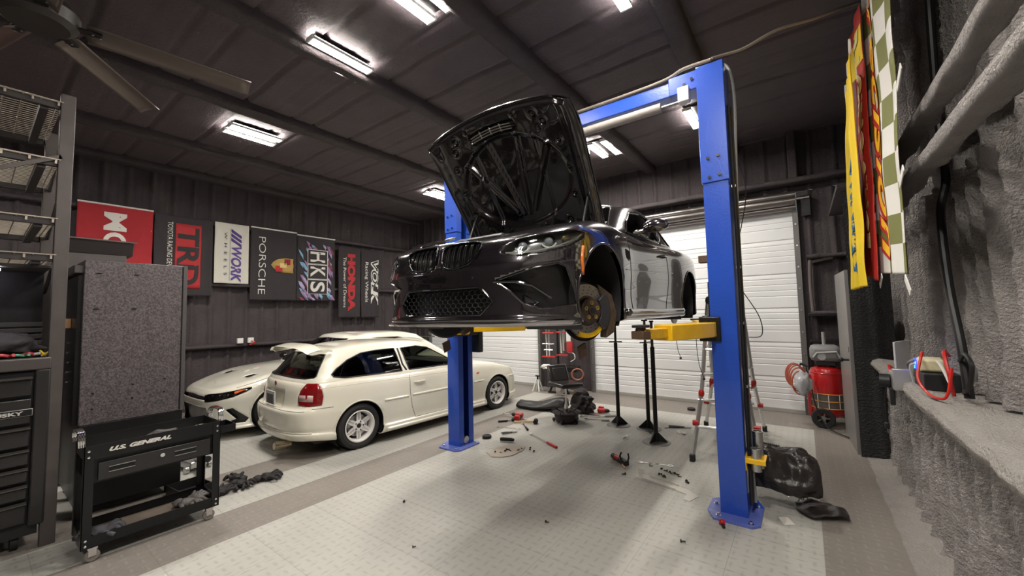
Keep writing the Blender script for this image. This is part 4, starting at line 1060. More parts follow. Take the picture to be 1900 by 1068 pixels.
    interior(root, sc, -.9, -3.2, .75, .4, .93, [(-1.7, .38), (-1.7, -.38)], -1.0, .38)
    MB(Sc(sc)).grid(lambda a, c: ((-3.45-.14*c-.02*cos(a*pi*2))*sc, ((a-.5)*1.35)*sc, (1.30-.02*c+.0*a)*sc), 20, 4).box((-3.45, .45, 1.2), (.05, .03, .2)).box((-3.45, -.45, 1.2), (.05, .03, .2)).build('rear_wing', M_gloss, root, solid=.02)
    return root
SPORT = sport()
# ============================================================= two-post lift
def two_post_lift():
    root = thing('two_post_lift', 'blue two-post car lift with yellow arms carrying the dark coupe', 'car lift', (-2.03, 3.705, 0))
    cx = -2.03
    for side in (1, -1):
        X = (-.525-cx) if side == 1 else (-3.552-cx); s = side       # opening faces the car: -s
        b = MB(); w, d, th = .19, .26, .008; H = 2.70
        prof = [(s*w/2, -d/2), (s*w/2, d/2), (-s*w/2, d/2), (-s*w/2, d/2-.085), (-s*(w/2-th), d/2-.085), (-s*(w/2-th), d/2-th), (s*(w/2-th), d/2-th), (s*(w/2-th), -d/2+th), (-s*(w/2-th), -d/2+th), (-s*(w/2-th), -d/2+.085), (-s*w/2, -d/2+.085), (-s*w/2, -d/2)]
        b.prism(prof, .018, H, 'z', M=T(X, 0, 0)); col = b.build('column', M_blue, root, bevel=.004)
        k = 1.09
        MB().prism([(p[0]*k, p[1]*k) for p in prof], 2.66, 3.66, 'z', M=T(X, 0, 0)).build('column_extension', M_blue, root, bevel=.004)
        for (dx, z) in ((-.045, 2.86), (.03, 2.87), (-.04, 2.70), (.035, 2.71)): MB().lathe([(0, 0), (.014, 0), (.014, .007), (.007, .010), (0, .010)], 'y', c=(X+dx, -d/2*k-.0105, z), n=6).build('column_bolt', M_chr, root)
        # chain / hose inside the slot
        MB().box((X+s*.02, .02, 1.5), (.03, .05, 2.8)).build('lift_cylinder', M_blkp, root)
        b = MB(); pl = [(-.19, -.13), (-.13, -.255), (.13, -.255), (.18, -.20), (.18, .14), (.13, .15), (-.13, .15), (-.19, .09)]
        b.prism(pl, 0, .018, 'z', M=T(X, 0, 0)); bp = b.build('base_plate', mat('plate_blue', (.10, .14, .46), .35, coat=.4), root, bevel=.002)
        for (dx, dy) in ((-.10, -.20), (.12, -.215), (.145, .10), (-.145, .0)):
            MB().lathe([(0, .018), (.02, .018), (.02, .022), (.012, .022), (.012, .036), (0, .040)], 'z', c=(X+dx, dy, 0), n=10).build('anchor_bolt', M_chr, bp)
        MB().prism([(0, .02), (.09, .02), (0, .14)], .10, .108, 'y', M=T(X+s*w/2, 0, 0) @ Sc(s, 1, 1)).build('gusset', M_blue, root)
        # carriage
        zc = 1.455
        MB().box((X-s*.10, 0, zc), (.16, .30, .20)).box((X-s*.07, .0, zc+.22), (.08, .18, .34)).build('carriage', M_blk, root, bevel=.008)
        MB().cyl((X-s*.13, -.12, zc-.08), (X-s*.13, -.12, zc+.11), .026).cyl((X-s*.13, .13, zc-.08), (X-s*.13, .13, zc+.11), .026).build('arm_pin', M_steel, root)
        for (tx, ty, nm) in (((-.40, -.93, 'f') if s == 1 else (.62, -.60, 'f')), ((-.42, .95, 'r') if s == 1 else (.80, .78, 'r'))):
            p0 = Vector((X-s*.13, -.12 if nm == 'f' else .13, zc)); p1 = Vector((X+tx, ty, zc)); dv = (p1-p0); L = dv.length; a = math.atan2(dv.y, dv.x)
            M = T(*p0) @ Rz(a)
            b = MB(M); b.prism([(-.05, -.07), (.10, -.11), (L*.70, -.075), (L*.70, .075), (.10, .11), (-.05, .07)], -.060, .055, 'z'); ar = b.build('swing_arm', M_yel, root, bevel=.006)
            MB(M).box((L*.80, 0, -.004), (L*.42, .085, .07)).build('arm_extension', mat('yellow_worn', (.62, .36, .02), .5, var=.3, vscale=30), ar, bevel=.004)
            MB(M).box((L*1.0, 0, -.005), (.09, .10, .055)).cyl((L, 0, .0), (L, 0, .045), .035).build('arm_tip', mat('rusty', (.13, .08, .05), .7, .3), ar, bevel=.006)
            MB(M).lathe([(0, .045), (.06, .045), (.06, .062), (0, .062)], 'z', c=(L, 0, 0), n=20).build('lift_pad', M_rub, ar)
            MB(M).box((L*.5, -.064, .0), (.014, .006, .05)).build('arm_slot', M_blkp, ar)
            MB(M).cyl((.0, 0, -.07), (.0, 0, .07), .05, n=18).build('arm_restraint', M_blk, ar)
        # black ribbed guards and gear next to the posts
        MB().box((X+s*.005+(0 if s > 0 else .11), .21 if s < 0 else .17, 1.75 if s > 0 else 1.32), (.14, .08, .38)).build('control_box', M_blkp, root, bevel=.008)
    XR_, XL_ = -.525-cx, -3.552-cx
    MB().box(((XR_+XL_)/2, .02, 3.60), (XR_-XL_-.18, .13, .13)).build('crossbeam', M_blue, root, bevel=.006)
    for X, s in ((XR_, 1), (XL_, -1)):
        MB().box((X-s*.21, -.03, 3.575), (.24, .19, .16)).build('beam_bracket', M_blue, root, bevel=.006)
        for q in range(2): MB().lathe([(0, 0), (.014, 0), (.014, .008), (0, .010)], 'y', c=(X-s*(.14+.06*q), -.137, 3.585-.03*q), n=6).build('bracket_bolt', M_chr, root)
    MB().cyl((XR_-.40, -.12, 3.42), (XL_+.40, -.12, 3.42), .042, n=20).build('padded_bar', mat('grey_pad', (.33, .30, .28), .6, bump=.2), root)
    MB().cyl((XR_-.17, -.12, 3.42), (XL_+.2, -.12, 3.42), .010, n=8).build('shutoff_rod', M_steel, root)
    MB().box((XR_-.205, -.13, 3.46), (.09, .08, .13)).build('limit_switch_box', M_white, root, bevel=.006)
    MB().box((XR_-.13, -.02, 2.04), (.09, .08, .06)).build('stop_block', mat('rusty', (.13, .08, .05)), root, bevel=.004)
    # hoses and cables
    zt = 3.70
    MB().tube(cr([(XR_+.02, -.15, 3.68), (XR_-.2, -.12, 3.70), (XR_-.5, -.06, 3.685), (-.2, -.05, 3.69), (XL_+.1, -.05, 3.69)], 6), .014, 8).build('hydraulic_hose', mat('hose_tan', (.22, .18, .15), .5), root)
    MB().tube(cr([(XR_+.04, .02, 3.72), (XR_+.12, .04, 3.66), (XR_+.15, .05, 3.4), (XR_+.135, .06, 2.9), (XR_+.12, .07, 2.3), (XR_+.12, .07, 1.2), (XR_+.12, .06, .5), (XR_+.13, .05, .08)], 6), .014, 8).build('conduit', mat('conduit_grey', (.30, .30, .31), .4, .4), root)
    MB().tube(cr([(XR_+.13, .07, 3.0), (XR_+.19, .10, 2.6), (XR_+.12, .08, 2.2)], 8), .004, 6).build('thin_cable', M_blkp, root)
    MB().tube(cr([(XR_+.13, .07, 1.75), (XR_+.23, .08, 1.55), (XR_+.24, .08, 1.40), (XR_+.15, .08, 1.38)], 8), .004, 6).build('thin_cable', M_blkp, root)
    MB().tube(cr([(XR_+.115, -.05, 3.3), (XR_+.12, -.05, 2.2), (XR_+.115, -.05, 1.1), (XR_+.115, -.06, .1)], 5), .011, 8).build('hydraulic_hose', M_blkp, root)
    MB().tube(cr([(XR_+.125, .0, 3.3), (XR_+.13, .0, 2.2), (XR_+.125, .0, 1.1), (XR_+.12, -.02, .1)], 5), .009, 8).build('hydraulic_hose', M_blkp, root)
    for z in (2.62, 1.95, 1.5, 1.0): MB().box((XR_+.118, 0, z), (.03, .10, .02)).build('hose_clip', M_steel, root)
    MB().lathe([(0, 0), (.045, 0), (.045, .03), (0, .03)], 'x', c=(XL_+.06, .0, .07), n=20).build('pulley', M_steel, root)
    # adapter holder on the right post
    b = MB().box((XR_+.16, -.04, .46), (.14, .16, .010)).box((XR_+.098, -.04, .42), (.008, .16, .10)).box((XR_+.16, -.12, .445), (.14, .006, .035)); b.build('adapter_holder', M_yel, root, bevel=.002)
    return root
LIFT = two_post_lift()
def adapter(loc, h, lab):
    t = thing('height_adapter', lab, 'lift adapter', loc, group='steel height adapters in the yellow holder')
    MB().lathe([(.036, 0), (.036, h-.01), (.040, h-.01), (.040, h), (.030, h), (.030, h-.02), (.0, h-.02)], 'z', n=24).build('sleeve', M_steel, t)
    MB().lathe([(.0, h-.018), (.018, h-.018), (.018, h-.006), (0, h-.004)], 'z', n=16).build('pin', M_chr, t)
adapter((-.36, 3.625, .37), .17, 'short shiny steel lift adapter, the lower front one in the yellow holder')
adapter((-.35, 3.715, .37), .28, 'taller shiny steel lift adapter standing behind the short one in the yellow holder')

# ============================================================= support stands under the car
def stand(x, y, h, rz, lab):
    t = thing('support_stand', lab, 'support stand', (x, y, 0), rz, group='tall black support stands')
    MB().lathe([(0, 0), (.165, 0), (.16, .008), (.12, .012), (0, .014)], 'z', n=32).build('base_disc', mat('disc_grey', (.20, .19, .18), .45, .6), t)
    for i in range(3):
        a = 2*pi*i/3+.4; MB().prism([(.0, .012), (.13, .012), (.13, .022), (.03, .12), (0, .12)], -.006, .006, 'y', M=Rz(a)).build('base_rib', M_blk, t)
    MB().cyl((0, 0, .01), (0, 0, h*.78), .026, n=16).build('lower_tube', M_blk, t)
    MB().cyl((0, 0, h*.78), (0, 0, h-.02), .017, n=12).build('screw_rod', mat('rod', (.08, .07, .065), .4, .8), t)
    MB().cyl((-.09, 0, h*.79), (.09, 0, h*.79), .008, n=8).build('turn_handle', M_blk, t)
    MB().box((0, 0, h-.01), (.07, .05, .02)).build('saddle', M_rub, t, bevel=.004)
stand(-2.217, 5.528, 1.49, .3, 'tall black support stand on a round foot, leftmost of the three beneath the coupe')
stand(-1.803, 5.566, 1.49, 1.0, 'tall black support stand on a round foot, middle one, just behind the front right stand')
stand(-1.551, 5.052, 1.49, 1.9, 'tall black support stand on a round foot, right one and nearest the camera')

# ============================================================= ladder
def ladder():
    t = thing('folding_ladder', 'aluminium folding ladder with red hinge locks behind the right lift post', 'ladder', (-.78, 5.4, 0))
    def P(x, y, z): return Vector((x+.78, y-5.4, z))
    ap = {'L': P(-.95, 5.38, 1.72), 'R': P(-.60, 5.42, 1.72)}
    ft = {('L', 'f'): P(-1.05, 4.64, .03), ('R', 'f'): P(-.42, 4.74, .03), ('L', 'b'): P(-1.18, 6.1, .03), ('R', 'b'): P(-.50, 6.23, .03)}
    for s in 'LR':
        for e in 'fb':
            a, b = ap[s], ft[(s, e)]; m1 = a.lerp(b, .62); m1.x = a.x+(b.x-a.x)*.35
            MB().tube(cr([a, a.lerp(m1, .5), m1, b], 4), [.022]*13, 4).build('rail', M_alu, t, ang=20)
            q = b.copy(); MB().box((q.x, q.y, .035), (.05, .07, .07)).build('rubber_foot', M_rub, t, bevel=.006)
            MB().ball(m1, .045, 8, (.7, 1, 1.1)).prism([(0, 0), (.06, .02), (0, -.10)], -.014, .014, 'y', M=T(m1.x-.03, m1.y, m1.z)).build('red_lock', M_red, t, bevel=.004)
            MB().cyl(a.lerp(b, .80)-Vector((.03, 0, 0)), a.lerp(b, .80)+Vector((.03, 0, 0)), .03, n=10).build('red_collar', M_red, t)
    for e in 'fb':
        for k in (.18, .34, .50, .66, .82):
            a, b = [ap[s].lerp(ft[(s, e)], k) for s in 'LR']; a.x += (0); MB().cyl(a, b, .017, n=8).build('rung', M_alu, t)
    for s in 'LR': MB().ball(ap[s], .055, 8, (.5, 1, 1)).build('top_hinge', M_blkp, t)
ladder()
# ============================================================= crumpled wheel-arch liner by the post
def liner():
    def fn(a, c):
        th = -.35+a*(pi+.5); ax = (c-.5)*.44
        r = .235*(1+.10*sin(3*th+ax*6))*(1-.22*(abs(c-.5)*2)**3)
        n = .05*noise.noise(Vector((a*3.2, c*2.6, 2)))+.022*noise.noise(Vector((a*9, c*8, 5)))
        rg = .016*sst(.6, 1, sin(th*6+1.5))*(1 if .1 < c < .9 else 0)
        x = ax; y = -(r+n+rg)*cos(th)*.80; z = .225+(r+n+rg)*sin(th)*1.0
        return (x, y, max(.006, z))
    t = MB().grid(fn, 70, 50).build('wheel_arch_liner', mat('liner_black', (.022, .018, .017), .33, bump=.15, bscale=60), None, solid=.004, ang=180, loc=(-.20, 4.02, 0), rot=(0, 0, radians(8)))
    tag(t, 'crumpled black plastic wheel-arch liner lying beside the right lift post', 'wheel arch liner')
    text_mesh('JST', .06, mat('liner_dark', (.012, .010, .010), .5), 'moulded_letters', t, Matrix(((1, 0, 0, .09), (0, 0, -1, -.232), (0, 1, 0, .17), (0, 0, 0, 1))), .002)
    p = MB().grid(lambda a, c: ((a-.5)*.085, (c-.5)*.10, .004+.004*sin(a*3)), 6, 6).build('paper_tag', mat('paper', (.60, .57, .53), .8), None, loc=(-.195, 3.72, .002), rot=(radians(8), 0, radians(30)), solid=.001)
    tag(p, 'small square white paper tag on the floor in front of the arch liner', 'paper tag')
    s = MB().grid(lambda a, c: ((a-.5)*.34*(1-.3*(2*c-1)**2), (c-.5)*.26, .02+.03*noise.noise(Vector((a*3, c*3, 8)))+.02*sin(a*3)), 20, 16).build('splash_flap', MATS['liner_black'], None, loc=(.02, 4.0, .01), rot=(0, 0, .5), solid=.003, ang=180)
    tag(s, 'flat black plastic flap sticking out under the right end of the arch liner', 'plastic flap')
    c = MB(); pts = []
    for i in range(90): a = i*2*pi/9; pts.append((i*.0023, .036*cos(a), .036+.036*sin(a)))
    c.tube(pts, .0085, 6); o = c.build('suspension_spring', mat('spring', (.03, .028, .028), .4), None, loc=(-.50, 5.45, .005), rot=(0, 0, -.25)); tag(o, 'black coil spring lying on the floor behind the steel adapters', 'coil spring')
liner()
# ============================================================= stool with tool pockets, creeper behind
def stool():
    t = thing('mechanic_stool', 'black padded mechanic stool with a round pocket tray at its foot', 'stool', (-2.93, 5.30, 0), radians(-28))
    MB().box((0, 0, .55), (.42, .38, .06)).build('seat', mat('vinyl', (.022, .020, .021), .35, coat=.2), t, bevel=.025)
    def bk(a, c): return ((a-.5)*.36, 0, 0)
    MB(T(-.19, .02, .60) @ Ry(radians(-24))).box((0, 0, .08), (.055, .34, .30)).build('backrest', MATS['vinyl'], t, bevel=.025)
    MB(T(-.158, .02, .60) @ Ry(radians(-24))).box((0.002, 0, .08), (.012, .22, .2)).build('backrest_quilting', mat('vinyl2', (.035, .032, .033), .3), t, bevel=.006)
    MB().cyl((0, 0, .10), (0, 0, .25), .028).cyl((0, 0, .25), (0, 0, .53), .016).build('gas_column', M_chr, t)
    MB().lathe([(0, .13), (.20, .12), (.235, .135), (.24, .15), (.225, .14), (0, .14)], 'z', n=6).build('pocket_tray', mat('nylon', (.03, .022, .024), .6), t)
    for i in range(6):
        a = 2*pi*i/6; MB().tube(cr([(.08*cos(a-.2), .08*sin(a-.2), .15), (.17*cos(a), .17*sin(a), .19), (.235*cos(a+.1), .235*sin(a+.1), .145)], 5), .008, 6).build('tray_hoop', M_blk, t)
    MB().lathe([(.14, .02), (.17, .03), (.18, .12), (.165, .12), (.16, .03)], 'z', n=24, cap=False).build('pouch_skirt', MATS['nylon'], t)
    for i in range(5):
        a = 2*pi*i/5+.3; MB().ball((.19*cos(a), .19*sin(a), .030), .030, 8, (1, .6, 1)).build('caster', M_blkp, t)
stool()
o = MB().grid(lambda a, c: ((a-.5)*.85, (c-.5)*.45*(1-.3*abs(2*a-1)), .06+.10*sst(.35, .9, a)*(1-(2*c-1)**4)+.05*(1-(2*c-1)**2)+.02*noise.noise(Vector((a*4, c*4, 1)))), 40, 24).build('creeper_cushion', mat('creeper_black', (.010, .009, .010), .4), None, loc=(-3.66, 5.80, 0), rot=(0, 0, radians(10)), solid=.05, ang=180)
tag(o, 'flat black padded creeper lying behind the stool, its long tip pointing left', 'creeper')
o = MB().ball((0, 0, .13), .17, 14, (1.1, .8, .95), .5).ball((.12, -.03, .07), .10, 10, (1, .8, .7), .5).ball((-.02, .02, .29), .12, 10, (1, .9, .8), .5).build('work_bag', mat('jacket', (.028, .024, .025), .8, bump=.3), None, loc=(-2.97, 5.90, 0)); tag(o, 'crumpled dark work bag heaped right behind the stool', 'bag')
# rack of red and chrome gear standing between the two doors
def strut_tool():
    t = thing('spring_compressor', 'red and chrome spring compressor on a black pole between the two white doors', 'spring compressor', (-4.05, 7.05, 0), .1)
    MB().cyl((0, 0, .02), (0, 0, 1.60), .024).build('pole', M_blk, t)
    for x in (-.22, -.16): MB().cyl((x-.02, 0, .72), (x-.02, 0, 1.3), .020).build('chrome_guide', M_chr, t)
    MB().cyl((.09, 0, .80), (.09, 0, 1.25), .032).build('main_cylinder', M_chr, t); MB().cyl((.15, -.02, .85), (.15, -.02, 1.28), .018).build('side_cylinder', M_chr, t)
    for (x, z, w) in ((-.20, .72, .30), (-.20, 1.20, .26), (.10, .76, .24), (.08, 1.22, .2)): MB().box((x, 0, z), (w, .05, .03)).build('red_bracket', M_red, t, bevel=.006)
    for (x, z, w) in ((-.2, .98, .26), (-.2, .86, .20)): MB().cyl((x-w/2, -.02, z), (x+w/2, -.02, z), .012, n=8).build('spring_hook', M_chr, t)
    MB().box((.24, 0, 1.16), (.09, .03, .30)).build('white_sleeve', M_white, t, bevel=.004); MB().box((.26, 0, .93), (.12, .04, .22)).build('red_guard', M_redp, t, bevel=.006)
    MB().tube(cr([(.22, 0, .82), (.34, 0, .80), (.36, 0, .70), (.27, 0, .64)], 6), .008, 6).build('white_hose', M_white, t)
    MB().box((.12, 0, .50), (.62, .22, .10)).build('tool_shelf', M_blk, t, bevel=.006)
    text_mesh('VEVO', .06, M_white, 'shelf_lettering', t, Matrix(((1, 0, 0, .10), (0, 0, -1, -.1125), (0, 1, 0, .505), (0, 0, 0, 1))), .001, shear=.3)
    MB().ball((-.28, 0, .52), .08, 8, (1.6, .8, .6), .5).build('white_rag', M_white, t)
    for s in (-1, 1): MB().cyl((.0, 0, .45), (s*.20, 0, .02), .02).build('floor_leg', M_blk, t)
    MB().box((0, 0, .015), (.45, .08, .03)).build('floor_foot', M_blk, t, bevel=.004)
strut_tool()
o = MB().tube([(.11*cos(2*pi*i/24), 0, .12+.11*sin(2*pi*i/24)) for i in range(24)], .014, 8, closed=True).build('hose_ring', mat('hose_orange', (.42, .16, .09), .5), None, loc=(-3.60, 7.0, .30), rot=(.2, 0, .5)); tag(o, 'brownish orange hose ring hung beside the black shelf between the doors', 'hose')
o = MB().ball((0, 0, .0), .10, 10, (1, .8, 1.6), .6).build('rag', mat('cloth_grey', (.32, .30, .28), .9), None, loc=(-3.90, 6.84, .165)); tag(o, 'pale rag heaped under the black shelf between the doors', 'rag')
o = MB().box((0, 0, .03), (.22, .10, .06)).build('wood_block', mat('wood', (.36, .22, .11), .7, var=.3), None, loc=(-3.72, 7.3, 0), rot=(0, 0, .2), bevel=.004); tag(o, 'small wood block on the floor at the left jamb of the large white door', 'wood block')
def jack_stand():
    t = thing('jack_stand', 'small white jack stand on the floor beside the gap between the doors', 'jack stand', (-4.55, 7.05, 0))
    for i in range(4): a = pi/4+i*pi/2; MB().tube([(.03*cos(a), .03*sin(a), .24), (.11*cos(a), .11*sin(a), .0)], .014, 6).build('leg', M_white, t)
    MB().cyl((0, 0, .22), (0, 0, .30), .02).box((0, 0, .31), (.09, .04, .02)).build('saddle', M_blk, t)
jack_stand()

# ============================================================= tools on the floor
def put(o, lab, cat, group=None): return tag(o, lab, cat, group)
def drill(x, y, rz, lab, nose=.10):
    t = thing('cordless_drill', lab, 'power tool', (x, y, 0), rz)
    MB().cyl((-.07, 0, .045), (.05, 0, .045), .036, n=16).build('motor_housing', M_red, t, bevel=.006)
    MB().lathe([(.030, .05), (.034, .07), (.026, .10), (.014, .12), (0, .12)], 'x', c=(0, 0, .045), n=16).build('chuck', M_blkp, t)
    MB().cyl((.12, 0, .045), (.12+nose, 0, .040), .009, n=8).build('socket_extension', M_chr, t)
    MB().box((-.045, .075, .035), (.045, .10, .05)).build('grip', M_blkp, t, bevel=.014)
    MB().box((-.05, .145, .037), (.085, .05, .072)).build('battery_pack', M_red, t, bevel=.008)
drill(-3.66, 5.10, radians(188), 'red and black cordless impact driver, the one left of the stool with a chrome extension', .16)
drill(-2.68, 6.02, radians(10), 'red and black cordless drill on its side, right of the stool')
def mallet():
    t = thing('mallet', 'short mallet with a wooden handle and black head left of the stool', 'mallet', (-3.33, 4.93, 0), radians(28))
    MB().cyl((-.24, 0, .022), (.06, 0, .03), .013, .016).build('handle', mat('hickory', (.50, .32, .14), .5), t)
    MB().cyl((.08, -.045, .034), (.08, .045, .034), .034).build('head', M_rub, t)
mallet()
def breaker(x, y, rz, L, lab, mh):
    t = thing('ratchet_wrench', lab, 'ratchet', (x, y, 0), rz)
    MB().cyl((0, 0, .014), (L*.68, 0, .014), .007, n=8).build('shaft', M_chr, t)
    MB().cyl((L*.66, 0, .016), (L, 0, .016), .014, .016).build('handle', mh, t)
    MB().lathe([(0, .004), (.024, .004), (.024, .024), (0, .026)], 'z', n=16).build('ratchet_head', M_chr, t)
breaker(-3.02, 4.48, radians(-27), .62, 'long chrome ratchet with a red handle pointing toward the camera', M_red)
breaker(-3.42, 4.86, radians(-44), .36, 'black-handled ratchet lying between the mallet and the long red-handled one', M_blkp)
breaker(-3.50, 5.05, radians(230), .42, 'black ratchet handle beneath the nearer end of the impact driver', M_blkp)
breaker(-2.85, 5.62, radians(35), .55, 'long chrome breaker bar right of the stool by the left stand', M_steel)
breaker(-2.72, 5.52, radians(20), .34, 'short chrome ratchet nearest the camera right of the stool', M_steel)
breaker(-2.86, 5.74, radians(12), .24, 'red-handled ratchet lying right of the stool', M_red)
def wrench(x, y, rz, L, lab, m=None, h=.006):
    b = MB(); n = []; r = L*.09
    body = [(r*.9, -.009), (L-r, -.007), (L-r, .007), (r*.9, .009)]
    b.prism(body, 0, h); b.lathe([(r*.55, 0), (r*1.1, 0), (r*1.1, h), (r*.55, h), (r*.55, 0)], 'z', c=(L, 0, 0), n=16, cap=False)
    b.prism([(r*1.1, -.012), (.4*r, -r*1.0), (-r*.9, -r*.75), (-r*.9, -r*.4), (-.1*r, -r*.4), (-.1*r, r*.4), (-r*.9, r*.4), (-r*.9, r*.75), (.4*r, r*1.0), (r*1.1, .012)], 0, h)
    o = b.build('combination_wrench', m or M_chr, None, bevel=.001, loc=(x, y, .001), rot=(0, 0, rz)); return put(o, lab, 'wrench')
wrench(-1.50, 4.30, radians(12), .30, 'chrome combination wrench beside the torch, behind the loose screws')
wrench(-3.62, 4.52, radians(18), .32, 'chrome wrench lying on the light and dark strip edge behind the rubber puck')
wrench(-1.62, 5.70, radians(60), .14, 'small black wrench among the tools right of the stands', M_blk)
def pliers(x, y, rz, lab, m, s=1):
    t = thing('pliers', lab, 'pliers', (x, y, .004), rz)
    for k in (-1, 1): MB().tube(cr([(0, 0, .008), (-.05*s, k*.012, .008), (-.10*s, k*.028, .008), (-.16*s, k*.022, .008)], 4), .008*s, 6).build('handle', m, t)
    MB().prism([(-.015, -.018), (.06*s, -.006), (.06*s, .006), (-.015, .018)], 0, .014).build('jaws', M_steel, t, bevel=.002)
pliers(-3.28, 4.43, radians(55), 'grey-handled pliers on the floor between the puck and the cardboard', mat('worn_handle', (.10, .09, .09), .5))
pliers(-1.66, 5.30, radians(-60), 'pair of black pliers right of the nearest stand', M_blkp)
pliers(-1.40, 5.85, radians(20), 'black-handled pliers lying near the ladder', M_blkp, 1.3)
pliers(-1.93, 5.05, radians(100), 'small steel pliers left of the nearest stand base', M_steel, .7)
pliers(-1.35, 5.55, radians(-30), 'tiny chrome pliers in front of the black-handled pair near the ladder', M_steel, .6)
def torch_():
    t = thing('hand_tool', 'black and red hand tool with upright jaws lying at the edge of the car shadow', 'hand tool', (-1.66, 4.17, 0), radians(-35))
    MB().cyl((-.16, 0, .03), (.02, 0, .03), .028, .030).build('grip', M_blkp, t); MB().cyl((-.10, 0, .034), (-.02, 0, .034), .0295).build('red_band', M_red, t)
    MB().box((.06, 0, .03), (.09, .06, .05)).build('tool_head', M_blkp, t, bevel=.01)
    for k in (-1, 1): MB().tube(cr([(.06+.03*k, .02*k, .05), (.06+.035*k, .03*k, .09), (.07+.03*k, .02*k, .13)], 4), .009, 6).build('jaw', M_blk, t)
    MB().cyl((.08, -.04, .02), (.16, -.06, .015), .008).build('copper_tip', mat('copper', (.6, .3, .18), .3, .9), t)
torch_()
for (x, y, lab) in ((-3.44, 4.07, 'black rubber puck beside the base of the left lift post'), (-1.55, 6.93, 'black rubber puck near the foot of the large white door')):
    o = MB().lathe([(0, 0), (.055, 0), (.06, .006), (.06, .030), (.054, .036), (.02, .034), (0, .030)], 'z', n=28).build('rubber_puck', M_rub, None, loc=(x, y, 0)); put(o, lab, 'lift pad puck')
o = MB().ball((0, 0, .022), .028, 8).build('rubber_bung', M_rub, None, loc=(-3.62, 4.90, 0)); put(o, 'small black rubber bung on the dark strip near the impact driver', 'rubber bung')
M_card = mat('cardboard', (.46, .40, .34), .85, var=.1)
o = MB().prism([(-.22, -.15), (-.10, -.19), (.02, -.16), (.17, -.02), (.22, .10), (.08, .17), (-.10, .17), (-.18, .08), (-.26, .02)], 0, .006).build('cardboard_piece', M_card, None, loc=(-2.90, 3.82, .001), rot=(0, 0, radians(45))); put(o, 'torn pale cardboard piece with dark screws on it by the left lift post', 'cardboard')
o = MB().tube([(-.09, 0, .03), (-.06, .008, .03), (.06, .008, .03), (.09, 0, .03)], [.018, .022, .022, .018], 10).build('rubber_bush', M_rub, None, loc=(-3.12, 4.08, 0), rot=(0, 0, radians(20))); put(o, 'short black rubber tube at the far edge of the cardboard', 'rubber tube')
def screw0():
    return MB().cyl((0, 0, .006), (.022, 0, .006), .004, n=6).lathe([(0, -.006), (.009, -.006), (.009, .001), (0, .001)], 'x', c=(0, 0, .008), n=8).build('screw', mat('screw_dark', (.05, .045, .04), .4, .7), None)
sc0 = screw0(); first = True
def screws(pts, z, lab, grp):
    global first
    for (x, y) in pts:
        if first: o = sc0; first = False
        else: o = sc0.copy(); COL.objects.link(o)
        o.location = (x, y, z); o.rotation_euler = (0, 0, random.uniform(0, 6)); k = random.uniform(.8, 1.4); o.scale = (k, k, k); tag(o, lab, 'screw', grp)
screws([(-2.98+.035*i*cos(.5)+random.uniform(-.05, .05), 3.74+.045*i*.6+random.uniform(-.07, .07)) for i in range(11)], .008, 'dark screw scattered on the torn cardboard piece', 'screws on the cardboard')
screws([(-1.26, 4.23), (-1.20, 4.20), (-1.17, 4.20), (-1.15, 4.17), (-1.12, 4.18), (-1.09, 4.16), (-1.07, 4.13), (-1.24, 4.08), (-1.22, 4.09), (-1.19, 4.06), (-1.17, 4.04), (-.98, 4.05), (-.96, 4.02), (-1.38, 4.25)], 0, 'dark screw in the loose row behind the pale metal bracket', 'screws behind the metal bracket')
screws([(-1.52, 3.90), (-1.10, 4.75), (-2.90, 2.3), (-1.7, 2.7), (-2.3, 1.9), (-.78, 3.0)], 0, 'lone dark screw on the open light floor', 'stray screws on the open floor')
b = MB(); b.prism([(-.30, -.05), (-.22, -.06), (.10, -.045), (.22, -.05), (.24, -.16), (.30, -.16), (.31, -.02), (.18, .045), (-.05, .05), (-.24, .07), (-.32, .05)], 0, .004).box((-.30, .06, .025), (.06, .004, .05), None).box((-.05, .052, .010), (.30, .003, .018)).box((-.05, -.052, .010), (.34, .003, .018))
o = b.build('metal_bracket', mat('pale_metal', (.56, .54, .50), .45, .5), None, loc=(-1.12, 3.88, .001), rot=(0, 0, radians(-14)), bevel=.001); put(o, 'long pale sheet metal bracket with a bent tab on the light floor', 'metal bracket')
def redbit():
    t = thing('air_coupler', 'small dark red air coupler on the floor against the right post base plate', 'air coupler', (-.585, 3.40, 0), .2)
    MB().ball((0, 0, .022), .022, 8).cyl((-.02, 0, .022), (.02, 0, .022), .018, n=8).build('coupler_body', M_redp, t); MB().cyl((.0, -.01, .012), (.01, -.055, .012), .011, n=8).build('coupler_tail', M_blkp, t)
redbit()
for (x, y, L, lab) in ((-.72, 5.3, .10, 'small pale cable tie by the ladder foot'),):
    o = MB().tube([(0, 0, .003), (L, .02, .003)], .0025, 5).build('cable_tie', M_white, None, loc=(x, y, 0)); put(o, lab, 'cable tie')
